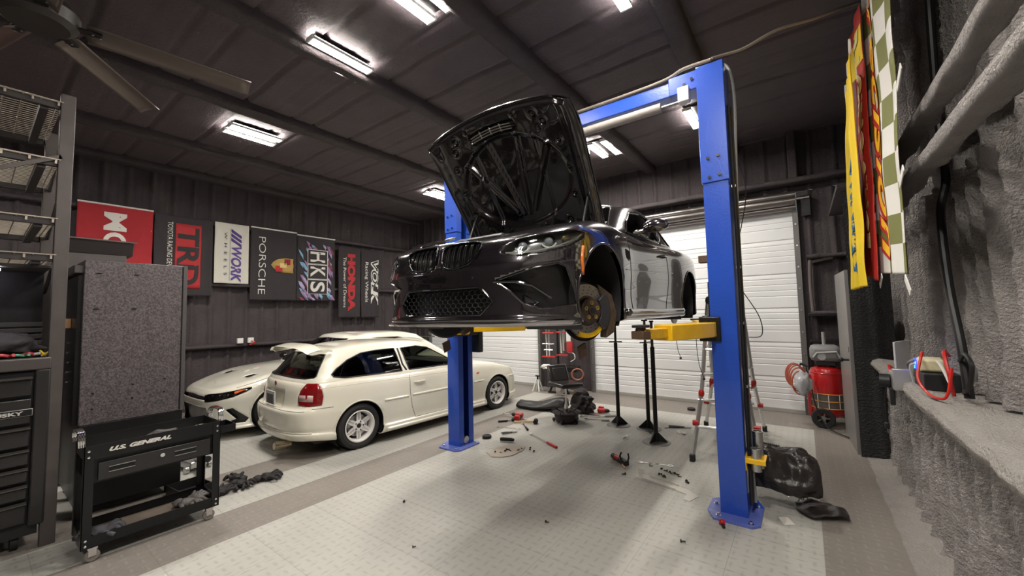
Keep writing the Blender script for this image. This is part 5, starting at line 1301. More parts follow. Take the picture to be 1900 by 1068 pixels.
# ============================================================= banners on the left wall
XW = XL+.185
def banner_fn(y0, y1, z0, z1, seed, amp=.02):
    def D(y, z):
        u = (y-y0)/(y1-y0); v = (z1-z)/(z1-z0)
        d = amp*.45*sin(u*5.5*pi+seed)*v+amp*noise.noise(Vector((u*2.5, v*2.2, seed)))*sst(0, .25, v)+amp*.8*(math.exp(-((u-.5*v)/.05)**2)+math.exp(-((1-u-.5*v)/.05)**2))*sst(0, .2, v)*(1-v)
        return d
    return D
MT = Matrix(((0, 0, 1, 0), (0, 1, 0, 0), (-1, 0, 0, 0), (0, 0, 0, 1)))     # text runs down the wall
def banner(y0, y1, z0, z1, m, lab, seed, sag=.0, rod=True, shear=0.0, bl=0.0):
    D = banner_fn(y0, y1, z0, z1, seed)
    def fn(a, c):
        y = y0+(y1-y0)*a+bl*(1-c)*(1-a); z = z0+(z1-z0)*c
        return (XW+D(y, z), y, z)
    o = MB().grid(fn, 40, 50).build('wall_banner', m, None, ang=180, solid=.003, recalc=False); tag(o, lab, 'banner')
    if rod: MB().cyl((XW, y0, z1), (XW, y1, z1), .014, n=8).build('hem_tape', M_white, o)
    return o, D
def wtext(o, D, s, y, z, w, h, m, name='lettering', off=.009, depth=.0008, **k):
    f = lambda co: Vector((XW+D(co.y, co.z)+off+(co.x), co.y, co.z))
    M = T(0, y, z) @ MT
    return text_mesh(s, .2, m, name, o, M, depth, fn=f, width=w, height=h, **k)
def wpoly(o, D, pts, m, name, off=.008, sub=True):
    b = MB(); P = [Vector((p[0], p[1], 0)) for p in pts]; ys = [p[0] for p in pts]; zs = [p[1] for p in pts]
    n = 14; y0, y1, z0, z1 = min(ys), max(ys), min(zs), max(zs)
    if len(pts) == 4 and sub:
        b.grid(lambda a, c: (XW+D(y0+(y1-y0)*a, z0+(z1-z0)*c)+off, y0+(y1-y0)*a, z0+(z1-z0)*c), n, n)
    else:
        vs = [b._v((XW+D(p[0], p[1])+off, p[0], p[1])) for p in pts]
        for t in tessellate_polygon([P]):
            try: b.bm.faces.new([vs[i] for i in t])
            except ValueError: pass
    return b.build(name, m, o, recalc=False, solid=.0006)
fab = dict(rough=.85)
Fr = mat('fabric_red', (.36, .022, .03), .85); Fk = mat('fabric_black', (.035, .030, .033), .85); Fw = mat('fabric_white', (.62, .60, .54), .85)
Tw = mat('print_white', (.70, .68, .64), .8); Tr = mat('print_red', (.42, .03, .035), .8); Tp = mat('print_purple', (.10, .06, .26), .8); Tk = mat('print_black', (.03, .028, .03), .8); Tg = mat('print_grey', (.2, .19, .2), .8)
o, D = banner(.90, 1.775, 1.95, 3.48, Fr, 'red wall banner with big white letters running down, leftmost of the row', 1)
wtext(o, D, 'MOTUL', 1.32, 2.66, 1.40, .27, Tw, bold=.006)
o, D = banner(1.79, 2.615, 2.06, 3.455, Fk, 'black wall banner with a large red lettered panel, second from the left', 2, rod=False)
b = wpoly(o, D, [(2.07, 2.19), (2.44, 2.19), (2.44, 3.33), (2.07, 3.33)], Tr, 'red_panel')
wtext(o, D, 'TRD', 2.255, 2.76, 1.02, .31, Tk, off=.013, bold=.006)
wtext(o, D, 'TOYOTA RACING DEVELOPMENT', 2.0, 2.76, 1.16, .07, Tw)
o, D = banner(2.645, 3.21, 2.31, 3.46, Fw, 'white wall banner with purple lettering, the only white one in the row', 3, rod=False)
wtext(o, D, 'WORK', 3.0, 2.68, .68, .17, Tp, shear=.25, bold=.006)
for i in range(3): wpoly(o, D, [(2.91, 3.36-.085*i), (2.91, 3.30-.085*i), (3.08, 3.18-.085*i), (3.08, 3.24-.085*i)], Tp, 'logo_bar', sub=False)
wtext(o, D, 'W  H  E  E  L  S', 2.82, 2.87, .82, .05, Tk); wpoly(o, D, [(2.893, 2.36), (2.897, 2.36), (2.897, 3.36), (2.893, 3.36)], Tk, 'thin_rule')
o, D = banner(3.245, 4.13, 2.0, 3.46, Fk, 'black wall banner with slim white lettering and a golden crest', 4)
wtext(o, D, 'PORSCHE', 3.45, 2.70, 1.16, .13, Tw, bold=-.002)
# crest, lying on its side like the lettering
def cp(u, v): return (3.85+v*.20, 2.73-u*.155)
gold = mat('print_gold', (.50, .33, .10), .6); crst = [cp(*q) for q in ((-1, 1.05), (-.55, 1.0), (0, 1.06), (.55, 1.0), (1, 1.05), (1, .2), (.85, -.45), (.45, -.9), (0, -1.15), (-.45, -.9), (-.85, -.45), (-1, .2))]
wpoly(o, D, crst, gold, 'crest'); 
for k, (u0, u1, v0, v1, mm) in enumerate(((-.9, -.08, .05, .75, Tr), (.08, .9, -.72, -.05, Tr), (-.32, .32, -.3, .35, mat('print_gold2', (.66, .50, .20), .6)))):
    wpoly(o, D, [cp(u0, v0), cp(u1, v0), cp(u1, v1), cp(u0, v1)], mm, 'crest_field', off=.012+.001*k)
for k in range(3): wpoly(o, D, [cp(-.85, .15+.2*k), cp(-.1, .15+.2*k), cp(-.1, .23+.2*k), cp(-.85, .23+.2*k)], Tk, 'crest_bar', off=.0155)
o, D = banner(4.14, 5.0, 2.0, 3.43, Fk, 'wall banner in slashed pink blue and black with three boxed white letters', 5)
rnd = random.Random(4)
for i in range(84):
    u, v = rnd.random(), rnd.random(); y = 4.15+.72*u; z = 2.06+1.26*v; L = .10+.16*rnd.random(); w = .03+.05*rnd.random()
    mm = mat('print_blue', (.22, .42, .60), .8) if i % 3 == 0 else mat('print_pink', (.33, .19, .36), .8) if i % 3 == 1 else mat('print_wine', (.24, .05, .08), .8) if i % 2 else mat('print_lilac', (.40, .36, .56), .8)
    dy, dz = L*.45, L
    p = [(y, z), (min(y+w, 4.99), z-.02), (min(y+w+dy*.6, 4.99), max(z-dz*.5, 2.01)), (min(y+dy+w*.3, 4.99), max(z-dz, 2.01)), (min(y+dy*.5, 4.99), max(z-dz*.55, 2.01))]
    wpoly(o, D, p, mm, 'paint_slash', off=.011+.00004*i, sub=False)
for k, ch in enumerate('HKS'):
    zc_ = 2.98-.335*k
    wpoly(o, D, [(4.36, zc_-.165), (4.82, zc_-.165), (4.82, zc_+.165), (4.36, zc_+.165)], Tw, 'letter_frame', off=.0165); wpoly(o, D, [(4.375, zc_-.152), (4.805, zc_-.152), (4.805, zc_+.152), (4.375, zc_+.152)], Tk, 'letter_box', off=.018)
    wtext(o, D, ch, 4.59, zc_, .23, .33, Tw, off=.0205, bold=.004, name='boxed_letter')
o, D = banner(5.09, 5.66, 1.61, 3.30, Fk, 'narrow black wall banner with red serif-like lettering, second from the right end', 6, rod=False)
wtext(o, D, 'HONDA', 5.42, 2.45, 1.38, .20, Tr, bold=.014); wtext(o, D, 'The Power of Dreams', 5.25, 2.45, 1.20, .075, Tw)
o, D = banner(5.685, 6.20, 1.60, 3.29, Fk, 'narrow black wall banner with outlined white lettering, rightmost of the row', 7, rod=False)
wtext(o, D, 'VOLK', 6.06, 2.48, 1.16, .22, Tw, bold=.016, shear=.2); wtext(o, D, 'VOLK', 6.06, 2.48, 1.12, .18, Tk, off=.011, shear=.2, bold=.0); wtext(o, D, 'Racing Wheels', 5.83, 2.48, 1.00, .10, Tw)

# outlets on the left girt
for (y, lab, red) in ((3.08, 'white wall socket box on the left wall girt', 0), (3.26, 'white wall socket box with red leads on the left wall girt', 1)):
    t = thing('socket_box', lab, 'socket box', (XL+.22, y, 1.17)); MB().box((0, 0, .045), (.05, .10, .10)).build('box_body', M_white, t, bevel=.006)
    if red: MB().tube(cr([(.03, 0, .04), (.07, .05, .0), (.06, -.03, -.03), (.05, .06, -.02)], 5), .010, 6).build('red_lead', M_red, t)

# ============================================================= tall speckled cabinet, back towards us
def speck():
    m = bpy.data.materials.new('hammered_grey'); m.use_nodes = True; t = NT(m); b = t.N['Principled BSDF']; vec, _ = t.xyz()
    n = t.noise(vec, 75, 2, .7); v = t.m('SMOOTH_MIN', t.m('MAXIMUM', t.m('MULTIPLY', t.m('SUBTRACT', n, .40), 4.5), 0), 1.0, .1)
    t.L.new(t.mix(v, (.062, .053, .056), (.150, .128, .135)), b.inputs['Base Color']); b.inputs['Roughness'].default_value = .45; b.inputs['Metallic'].default_value = .2
    t.L.new(t.bump(n, .35, .01), b.inputs['Normal']); return m
M_speck = speck()
def cabinet():
    t = thing('steel_cabinet', 'tall speckled grey steel cabinet standing behind the black utility cart', 'cabinet', (-5.42, .915, 0))
    MB().box((.0, 0, 1.46), (1.0, .70, 1.40)).build('upper_body', M_speck, t, bevel=.006)
    MB().box((.0, 0, .42), (.99, .69, .68)).build('lower_body', M_blk, t, bevel=.006)
    MB().box((.503, .335, 1.46), (.012, .03, 1.40)).build('corner_strip', mat('strip_grey', (.11, .10, .10), .4, .3), t, bevel=.002)
    MB().box((.502, .315, 1.46), (.004, .006, 1.38)).build('seam', M_gap, t)
    MB().box((-.10, -.365, 1.40), (1.15, .03, 1.25)).build('front_panel', M_blk, t)
    MB().box((-.05, -.37, 2.08), (1.05, .08, .07), T(0, 0, 0)).build('top_lip', mat('strip_grey', (.11, .10, .10)), t, bevel=.008)
    for (y, z) in ((-.26, 2.05), (-.02, 2.05), (-.27, 1.74), (-.03, 1.74)): MB().box((.5045, y, z), (.006, .035, .006)).build('slot', M_gap, t)
    for (y, z) in ((-.27, 1.02), (-.27, .89), (-.02, 1.06), (-.02, .94), (.20, 1.08), (.20, .96)): MB().cyl((.501, y, z), (.5045, y, z), .008, n=8).build('hole', M_gap, t)
    for (y, z) in ((-.10, 1.0), (.08, .93)): MB().cyl((.501, y, z), (.5045, y, z), .004, n=6).build('rivet', M_chr, t)
    for i in range(5): MB().cyl((.2, -.385, 1.45-.085*i), (.2, -.40, 1.45-.085*i), .008, n=8).build('knob', M_chr, t)
    for sx in (-.42, .42):
        for sy in (-.28, .28): MB().cyl((sx, sy, 0), (sx, sy, .08), .04).build('foot', M_blkp, t)
cabinet()
o = MB().box((0, 0, 0), (.10, .06, .085)).build('wood_offcut', mat('wood_light', (.52, .30, .15), .6, var=.2), None, bevel=.004, loc=(-5.28, .505, 1.62)); 
MB().cyl((0, .02, 0), (0, .045, 0), .01).build('nail', M_steel, o)
tag(o, 'small light wood block fixed to the dark side of the speckled cabinet', 'wood block')
def back_cabinet():
    t = thing('tool_cabinet', 'grey cabinet with a raised flared lid showing above the speckled cabinet', 'cabinet', (-6.65, .77, 0))
    MB().box((0, 0, 1.18), (1.1, .50, 2.36)).build('cabinet_body', mat('grey_cab', (.12, .108, .105), .5, .2), t, bevel=.006)
    b = MB(); b.prism([(.55, 2.36), (.62, 2.50), (-.60, 2.52), (-.55, 2.36)], -.26, .30, 'y'); b.build('raised_lid', mat('lid_dark', (.05, .042, .042), .5), t, bevel=.006)
    MB().box((.63, .02, 2.505), (.02, .60, .012)).build('lid_edge', mat('lid_edge', (.16, .14, .13), .4, .4), t)
back_cabinet()

# ============================================================= black tool chest at the left edge
M_chest = mat('chest_black', (.020, .019, .020), .38, .2, coat=.25, bump=.08, bscale=90)
def chest():
    t = thing('tool_chest', 'black rolling tool chest with wide drawers at the left edge of the frame', 'tool chest', (-4.95, -.30, 0))
    X = .35; Y0, Y1 = -.72, .67; yc = (Y0+Y1)/2; w = Y1-Y0
    MB().box((-.05, yc, .73), (.78, w, 1.10)).build('chest_body', mat('chest_dark', (.010, .010, .011), .5), t, bevel=.01)
    MB().box((X+.0, Y1-.03, .73), (.05, .08, 1.12)).build('corner_post', M_chest, t, bevel=.012)
    zs = [1.235, 1.06, .93, .84, .70, .58, .47, .22]
    MB().box((X, yc, 1.33), (.06, w+.02, .09)).build('top_rim', mat('rim_grey', (.08, .07, .068), .4, .3), t, bevel=.01)
    rows = [(1.245, 1.10), (1.085, .90), (.885, .74), (.725, .61), (.595, .49), (.475, .37), (.355, .20)]
    for (a, c) in rows:
        if (a, c) == (1.085, .90):
            p = MB().box((X+.005, yc-.02, (a+c)/2), (.04, w-.12, a-c-.01)).build('badge_panel', M_chest, t, bevel=.006)
            MB().box((X+.028, .47, .985), (.006, .26, .052)).build('badge', mat('badge_edge', (.30, .29, .28), .4, .6), p, bevel=.003)
            MB().box((X+.030, .47, .985), (.006, .25, .042)).build('badge_field', M_gap, p)
            text_mesh('HUSKY', .05, mat('badge_text', (.50, .48, .46), .4), 'badge_lettering', p, Matrix(((0, 0, 1, X+.034), (1, 0, 0, .47), (0, 1, 0, .985), (0, 0, 0, 1))), .001, width=.17, height=.026, bold=.002)
            continue
        d = MB().box((X+.005, yc-.02, (a+c)/2-.012), (.04, w-.12, a-c-.03)).build('drawer', M_chest, t, bevel=.006)
        MB().prism([(X+.02, a-.004), (X+.055, a-.010), (X+.055, a-.018), (X+.03, a-.03), (X+.02, a-.03)], Y0+.05, Y1-.08, 'y').build('drawer_pull', mat('pull_grey', (.09, .085, .08), .3, .6), d)
    for y in (Y0+.1, Y1-.12): MB().cyl((X-.1, y-.02, .06), (X-.1, y+.02, .06), .06, n=16).build('caster', M_blkp, t)
    MB().box((-.05, yc, .15), (.76, w-.04, .10)).build('plinth', M_blkp, t)
    # backboard with grooves, LED strip beneath the top shelf
    for i in range(5): MB().box((-.25, yc, 1.42+i*.05), (.03, w, .038)).build('back_slat', mat('slat', (.035, .033, .033), .5, .3), t, bevel=.004)
    MB().box((-.36, yc, 1.72), (.04, w, .76)).build('backboard', M_blk, t)
    MB().box((-.10, yc, 2.07), (.55, w, .025)).build('top_shelf', mat('rim_grey', (.08, .07, .068)), t, bevel=.004)
    l = MB().box((.10, -.10+.25, 2.035), (.04, .55, .02)).build('light_strip', mat('strip_led', (.9, .85, 1), .5, emit=3, ecol=(.92, .86, 1)), t, bevel=.004)
chest()
def blob(name, lab, cat, loc, r, sc_, m, jit=.5, rz=0, grp=None):
    o = MB().ball((0, 0, 0), r, 14, sc_, jit).build(name, m, None, loc=loc, rot=(0, 0, rz), ang=180); return tag(o, lab, cat, grp)
zt_ = 1.375
o = blob('tool_bag', 'dark soft tool bag on top of the tool chest', 'bag', (-4.78, .13, zt_+.09), .14, (.9, 1.3, .65), mat('bag_dark', (.045, .04, .045), .8), .7)
for (x, y, c, r, nm, lab, cat) in ((-4.66, .27, (.45, .03, .05), .022, 'red_clamp', 'small red clamp on the tool chest by the bag', 'clamp'), (-4.65, .32, (.65, .62, .6), .02, 'socket_rail', 'shiny socket rail on the tool chest next to the red clamp', 'socket rail'), (-4.64, .21, (.05, .25, .15), .018, 'green_lead', 'green test lead on top of the tool chest', 'lead'),
        (-4.64, .14, (.45, .05, .06), .022, 'red_pliers', 'red-handled pliers at the left end of the tool chest top', 'pliers')):
    b = MB(); b.tube(cr([(-.03, -.04, r*.7), (.01, 0, r*1.3), (-.01, .04, r*.8), (.02, .06, r*1.2)], 4), [r*.55]*13, 8); tag(b.build(nm, mat(nm, c, .4), None, loc=(x, y, zt_)), lab, cat)
b = MB().tube([(0, 0, .01), (.02, .045, .045)], .006, 6).tube([(0, .02, .01), (.01, -.01, .05)], .006, 6); tag(b.build('yellow_ties', mat('yel_tie', (.75, .55, .03), .5), None, loc=(-4.62, .33, zt_)), 'yellow plastic ties at the right end of the tool chest top', 'cable ties')
tag(MB().box((0, 0, .05), (.30, .05, .10)).build('red_tool_case', mat('case_wine', (.20, .02, .03), .5), None, bevel=.01, loc=(-4.98, .22, zt_)), 'dark red tool case behind the bag on the tool chest', 'case')

# ============================================================= pallet style wire rack above
def rack():
    t = thing('wire_deck_rack', 'tall dark steel rack with wire mesh shelves above the tool chest', 'rack', (-4.62, .40, 0))
    ms = mat('rack_post', (.095, .083, .08), .45, .5, var=.2); mw = mat('rack_wire', (.42, .37, .31), .4, .6)
    for (x, y) in ((0, 0), (-1.05, 0), (0, -2.3), (-1.05, -2.3)):
        MB().prism([(-.035, -.04), (.035, -.04), (.035, .04), (-.035, .04)], 0, 3.42, 'z', M=T(x, y, 0)).build('upright', ms, t, bevel=.004)
    for z in (2.25, 2.75, 3.2): MB().cyl((0, .0, z), (-1.05, 0, z-.35), .014, n=6).build('frame_brace', ms, t)
    MB().box((0, 0, 0), (.01, 1.1, .03), T(.03, -.50, 2.64) @ Rx(radians(30))).build('diagonal_brace', ms, t)
    for z in (3.34, 2.88, 2.42, 2.14):
        for x in (0, -1.05): MB().box((x, -1.15, z-.02), (.03, 2.22, .05)).build('shelf_beam', mat('beam_dark', (.05, .045, .045), .5, .3), t, bevel=.004)
        for i in range(4): MB().box((-.52, -.12-i*.28, z-.05), (1.02, .045, .03)).build('shelf_channel', MATS['beam_dark'], t)
        b = MB()
        for i in range(13): b.box((-.52, -.05-i*.088, z), (1.08, .006, .006))
        for i in range(22): b.box((.015-i*.049, -.60, z+.006), (.005, 1.15, .005))
        for i in range(10): b.box((.03, -.05-i*.13, z-.01), (.006, .012, .035))
        b.box((.035, -.60, z+.006), (.006, 1.15, .006)); b.build('wire_deck', mw, t, smooth=False)
rack()

# ============================================================= ceiling fan
def fan():
    t = thing('ceiling_fan', 'large dark ceiling fan with long narrow blades in the top left corner', 'ceiling fan', (-4.2, .20, 3.76))
    MB().cyl((0, 0, .1), (0, 0, ZC-3.76), .03).build('downrod', M_blk, t)
    MB().lathe([(0, -.05), (.16, -.05), (.20, -.02), (.21, .06), (.17, .12), (.06, .16), (0, .16)], 'z', n=32).build('motor_housing', mat('fan_dark', (.04, .036, .034), .5, .3), t)
    mb = mat('fan_blade', (.135, .110, .098), .4, .5)
    for i in range(6):
        a = radians(80+61*i if i < 2 else 141+55*(i-1)); M = Rz(a)
        def fn(u, v): 
            x = .24+u*1.02; tw = radians(-24+6*u); y = (v-.5)*.165; return (x, y*cos(tw), -.01+y*sin(tw)+.018*(1-(2*v-1)**2)-.02*u)
        b = MB(M); b.grid(fn, 14, 8); bl = b.build('fan_blade', mb, t, solid=.006, ang=180)
        MB(M).box((.24, 0, .0), (.16, .07, .014)).build('blade_iron', M_blk, bl, bevel=.003)
        for (dx, dy) in ((.27, -.02), (.27, .02), (.31, 0)): MB(M).cyl((dx, dy, -.006), (dx, dy, -.016), .007, n=8).build('blade_screw', M_chr, bl)
fan()

# ============================================================= utility cart
def cart():
    t = thing('utility_cart', 'black two-shelf rolling utility cart with drawer and chrome handles', 'utility cart', (-4.17, .885, 0))
    X = .19; Y = .39; ZT = .78
    for sx in (1, -1):
        for sy in (1, -1):
            b = MB(); b.box((sx*(X-.002), sy*(Y-.025), .44), (.004, .05, .68)).box((sx*(X-.022), sy*(Y-.002), .44), (.044, .004, .68)); b.build('corner_post', M_blk, t)
            for z in (.745, .705, .155, .12): MB().lathe([(0, 0), (.009, 0), (.007, .004), (0, .005)], 'x', c=(sx*X if sx > 0 else -X-.005, sy*(Y-.022), z), n=10).build('post_bolt', M_chr, t)
            c = MB(T(sx*(X-.03), sy*(Y-.06), 0)); c.box((0, 0, .092), (.05, .05, .012)).box((-.018*1, 0, .065), (.006, .04, .05)).box((.018, 0, .065), (.006, .04, .05)); cs = c.build('caster_fork', M_chr, t)
            MB(T(sx*(X-.03), sy*(Y-.06), .040)).lathe([(0, -.014), (.033, -.014), (.040, -.008), (.040, .008), (.033, .014), (0, .014)], 'x', n=24).build('caster_wheel', mat('castor_grey', (.22, .20, .18), .35, .2), t)
    def tray(z0, h, nm):
        b = MB(); b.box((0, 0, z0), (2*X-.01, 2*Y-.01, .006))
        for sx in (1, -1): b.box((sx*(X-.005), 0, z0+h/2), (.005, 2*Y-.01, h))
        for sy in (1, -1): b.box((0, sy*(Y-.005), z0+h/2), (2*X-.01, .005, h))
        return b.build(nm, M_blk, t)
    tp = tray(.685, .095, 'top_tray'); tray(.105, .07, 'bottom_tray')
    MB().box((0, 0, .692), (2*X-.03, 2*Y-.03, .004)).build('tray_liner', mat('liner_grey', (.30, .27, .23), .6, var=.4, vscale=9), t)
    MB().box((0, 0, .113), (2*X-.03, 2*Y-.03, .004)).build('shelf_mat', mat('mat_brown', (.14, .11, .085), .7, var=.5, vscale=6), t)
    MB().box((-.01, 0, .60), (2*X-.03, 2*Y-.05, .16)).build('drawer_case', M_blk, t)
    dr = MB().box((X-.004, 0, .595), (.012, 2*Y-.14, .12)).build('drawer', M_chest, t, bevel=.003)
    for dy in (-.20, .16):
        MB().box((X+.003, dy, .60), (.004, .13, .030)).build('pull_recess', M_gap, dr); 
        for dz in (-.017, .017): MB().box((X+.005, dy, .60+dz), (.008, .135, .004)).build('pull_edge', M_steel, dr)
    MB().cyl((X, .02, .612), (X+.009, .02, .612), .014, n=16).build('drawer_lock', M_chr, dr)
    text_mesh('U.S. GENERAL', .05, mat('cart_text', (.62, .60, .56), .4), 'brand_lettering', tp, Matrix(((0, 0, 1, X+.0015), (1, 0, 0, -.10), (0, 1, 0, .735), (0, 0, 0, 1))), .0008, width=.34, height=.030, shear=.35, bold=.003)
    for sy in (1, -1):
        for k in range(3):
            MB().tube(cr([(X-.035-.0*k, sy*(Y-.0+.010*k), .775), (X-.035, sy*(Y+.012*k), .84), (X-.07, sy*(Y+.012*k), .872), (-X+.16, sy*(Y+.012*k), .868), (-X+.10, sy*(Y+.012*k), .83), (-X+.10, sy*(Y+.01*k), .775)], 5), .0085, 8).build('chrome_handle', M_chr, t)
    b = MB(); b.box((0, Y+.07, .66), (.22, .13, .004)).box((.11, Y+.07, .69), (.005, .13, .06)).box((-.11, Y+.07, .69), (.005, .13, .06)).box((0, Y+.135, .69), (.225, .005, .06)); b.build('side_pocket', M_blk, t)
cart()
zt_ = .696
o = MB().grid(lambda a, c: ((a-.5)*.14, (c-.5)*.34, .008+.035*abs(noise.noise(Vector((a*3, c*4, 3))))+.01*sin(a*pi)), 16, 30).build('shop_towel', mat('towel', (.35, .31, .27), .9), None, loc=(-4.10, .78, zt_), ang=180, solid=.003); tag(o, 'crumpled beige shop towel in the left half of the cart top tray', 'towel')
o = blob('dark_glove', 'dark glove heap in the middle of the cart top tray', 'glove', (-4.12, .93, zt_+.030), .07, (.8, 1.7, .55), mat('glove_dark', (.05, .045, .045), .6), .7)
t = thing('ring_spanner', 'chrome ring spanner lying on the right of the dark glove in the cart tray', 'spanner', (-4.08, 1.03, zt_+.05), .3)
MB().tube([(.03*cos(2*pi*i/20), .045*sin(2*pi*i/20), 0) for i in range(20)], .007, 8, closed=True).build('ring', M_chr, t); MB().cyl((0, -.045, 0), (0, -.17, -.02), .008).build('shank', M_chr, t)
o = MB().lathe([(.0, 0), (.045, 0), (.055, .03), (.05, .03), (.042, .006), (0, .006)], 'z', n=24).build('magnetic_bowl', M_chr, None, loc=(-4.08, 1.17, zt_+.03)); tag(o, 'small round steel parts dish at the right end of the cart tray', 'dish')
o = MB().lathe([(.032, 0), (.045, 0), (.045, .022), (.032, .022), (.032, 0)], 'z', n=24, cap=False).build('tape_roll', mat('tape', (.42, .36, .28), .6), None, loc=(-4.15, 1.17, zt_)); tag(o, 'roll of tan tape behind the parts dish in the cart tray', 'tape roll')
o = MB().tube(cr([(0, -.18, .01), (.02, -.05, .012), (-.01, .06, .015), (.02, .16, .012)], 5), .010, 8).build('breaker_bar', M_steel, None, loc=(-4.05, .72, zt_+.005)); tag(o, 'long steel bar lying along the cart tray under the left handle', 'bar')
def glove(x, y, z, rz, lab, m, s=1, grp=None):
    t = thing('work_glove', lab, 'glove', (x, y, z), rz, group=grp)
    MB().ball((0, 0, .03*s), .055*s, 12, (1, .9, .6), .5).build('palm', m, t, ang=180)
    MB().ball((-.075*s, 0, .03*s), .045*s, 10, (.9, .9, .6), .5).build('cuff', m, t, ang=180)
    for k in range(4):
        a = radians(-30+20*k); MB().tube(cr([(.03*s, .012*(k-1.5)*2*s, .03*s), ((.08)*s*cos(a)+.01, .08*s*sin(a), (.045+.012*(k % 2))*s), ((.12)*s*cos(a*1.2), .12*s*sin(a*1.2), .018*s)], 4), [.014*s]*8+[.009*s], 8).build('finger', m, t, ang=180)
    MB().tube(cr([(0, -.04*s, .03*s), (.03*s, -.085*s, .045*s), (.07*s, -.10*s, .02*s)], 4), [.014*s]*9, 8).build('thumb', m, t, ang=180)
gk = mat('glove_black', (.018, .016, .017), .7, bump=.3); gg = mat('glove_grey', (.14, .13, .125), .8, bump=.3)
glove(-4.12, 1.10, .118, .6, 'grey work glove on the right of the cart bottom shelf', gg); glove(-4.20, 1.17, .118, 2.4, 'second grey work glove on the cart bottom shelf, further back', gg, .85)
glove(-4.10, .60, .118, 1.4, 'dark cloth glove on the left of the cart bottom shelf', mat('glove_slate', (.07, .07, .08), .8), 1.1)
glove(-4.50, 1.62, 0, .4, 'black glove at the middle of the pile on the floor behind the cart', gk, 1.05); glove(-4.46, 1.84, 0, 1.3, 'black glove at the far right of the pile on the floor behind the cart', gk, 1.1)
glove(-4.46, 1.44, 0, 2.2, 'black glove at the near left of the floor pile, closest to the cart', gk, 1.05); glove(-4.70, 1.66, .0, 3.5, 'black glove at the back of the floor pile behind the cart', gk)
def box_tray():
    t = thing('plastic_crate', 'black open plastic tray on the floor just behind the cart', 'tray', (-4.74, 1.28, 0), .1)
    b = MB(); b.box((0, 0, .01), (.30, .24, .01)); 
    for s in (1, -1): b.box((s*.15, 0, .05), (.008, .24, .09)).box((0, s*.12, .05), (.30, .008, .09))
    b.build('tray_body', M_blkp, t)
box_tray()
def jack():
    t = thing('floor_jack', 'low floor jack with pale tubular handle behind the speckled cabinet', 'floor jack', (-5.45, 1.52, 0), radians(10))
    MB().box((-.15, 0, .07), (.45, .16, .07)).build('jack_frame', M_alu, t, bevel=.01); MB().cyl((.02, 0, .12), (.42, -.10, .20), .024).build('handle', M_white, t); MB().cyl((.36, -.088, .19), (.46, -.108, .21), .03).build('handle_grip', M_blkp, t)
    for s in (1, -1): MB().cyl((.05, s*.09, .035), (.05, s*.12, .035), .035).build('jack_wheel', M_steel, t)
    MB().lathe([(0, .10), (.05, .10), (.055, .125), (0, .13)], 'z', c=(-.3, 0, 0), n=16).build('saddle', mat('jack_tan', (.32, .27, .2), .5), t)
jack()
# ============================================================= air compressor in the right corner
def compressor():
    t = thing('air_compressor', 'red upright air compressor with a grey motor shroud in the right corner', 'air compressor', (.20, 6.98, 0))
    MB().lathe([(0, .12), (.10, .125), (.17, .16), (.19, .20), (.19, .72), (.17, .77), (.10, .80), (0, .81)], 'z', n=40).build('tank', M_redp, t)
    MB().lathe([(.192, .715), (.196, .72), (.192, .725)], 'z', n=40, cap=False).lathe([(.192, .205), (.196, .21), (.192, .215)], 'z', n=40, cap=False).build('weld_seam', M_redp, t)
    b = MB(); b.box((0, 0, .98), (.34, .30, .22)); b.build('motor_shroud', mat('shroud_grey', (.20, .20, .20), .5), t, bevel=.06)
    MB().tube([(-.13, -.155, .93), (-.09, -.16, .99), (.12, -.16, 1.01), (.15, -.155, .94)], .014, 8).build('shroud_rib', mat('shroud_light', (.36, .36, .36), .5), t)
    MB().lathe([(.0, -.16), (.045, -.16), (.05, -.15), (0, -.148)], 'y', c=(-.04, 0, .94), n=20).build('intake_cap', MATS['shroud_light'], t)
    MB().box((0, 0, .84), (.22, .2, .06)).build('pump_base', M_blkp, t, bevel=.01)
    MB().cyl((.02, -.05, .79), (.02, -.05, .88), .014).build('brass_fitting', mat('brass', (.55, .42, .16)), t)
    MB().cyl((.0, .1, 1.08), (.0, .1, 1.26), .022).build('exhaust_pipe', M_alu, t)
    MB().box((-.20, 0, .40), (.05, .14, .56)).build('red_leg_plate', M_redp, t, bevel=.01)
    for s in (1, -1):
        w = MB(T(-.07, -.17*s-.02, .13)); w.lathe([(.07, -.025), (.12, -.028), (.13, -.018), (.13, .018), (.12, .028), (.07, .025)], 'y', n=32, cap=False); wh = w.build('wheel', M_rub, t)
        b = MB(T(-.07, -.17*s-.02, .13)); b.lathe([(0, -.02), (.03, -.02), (.03, .02), (0, .02)], 'y', n=16).lathe([(.075, -.02), (.082, -.02), (.082, .02), (.075, .02), (.075, -.02)], 'y', n=32, cap=False)
        for i in range(5): a = 2*pi*i/5; b.box((.05, 0, 0), (.06, .012, .018), Ry(a))
        b.build('wheel_hub', mat('hub_grey', (.14, .135, .13), .5), wh)
    # printed band wrapped round the tank
    def bd(a, c):
        th = -pi*.95+a*pi*.95; return (.1925*cos(th), .1925*sin(th), .26+.18*c)
    MB().grid(bd, 24, 2).build('label_band', mat('label_dark', (.10, .085, .08), .5), t)
    for k in range(5):
        th = -pi*.9+k*pi*.2; MB().tube([(.195*cos(th), .195*sin(th), .26), (.195*cos(th), .195*sin(th), .44)], .005, 5).build('label_stripe', M_white, t)
    for z in (.255, .35, .445): MB().tube([(.1955*cos(th), .1955*sin(th), z) for th in [-pi*.95+i*pi*.95/20 for i in range(21)]], .006, 5).build('label_border', mat('label_orange', (.60, .26, .03), .5), t)
    MB().tube([(-.2, .0, .78), (-.28, 0, .82), (-.28, -.12, .82)], .014, 8).build('push_handle', M_blkp, t)
compressor()
b = MB()
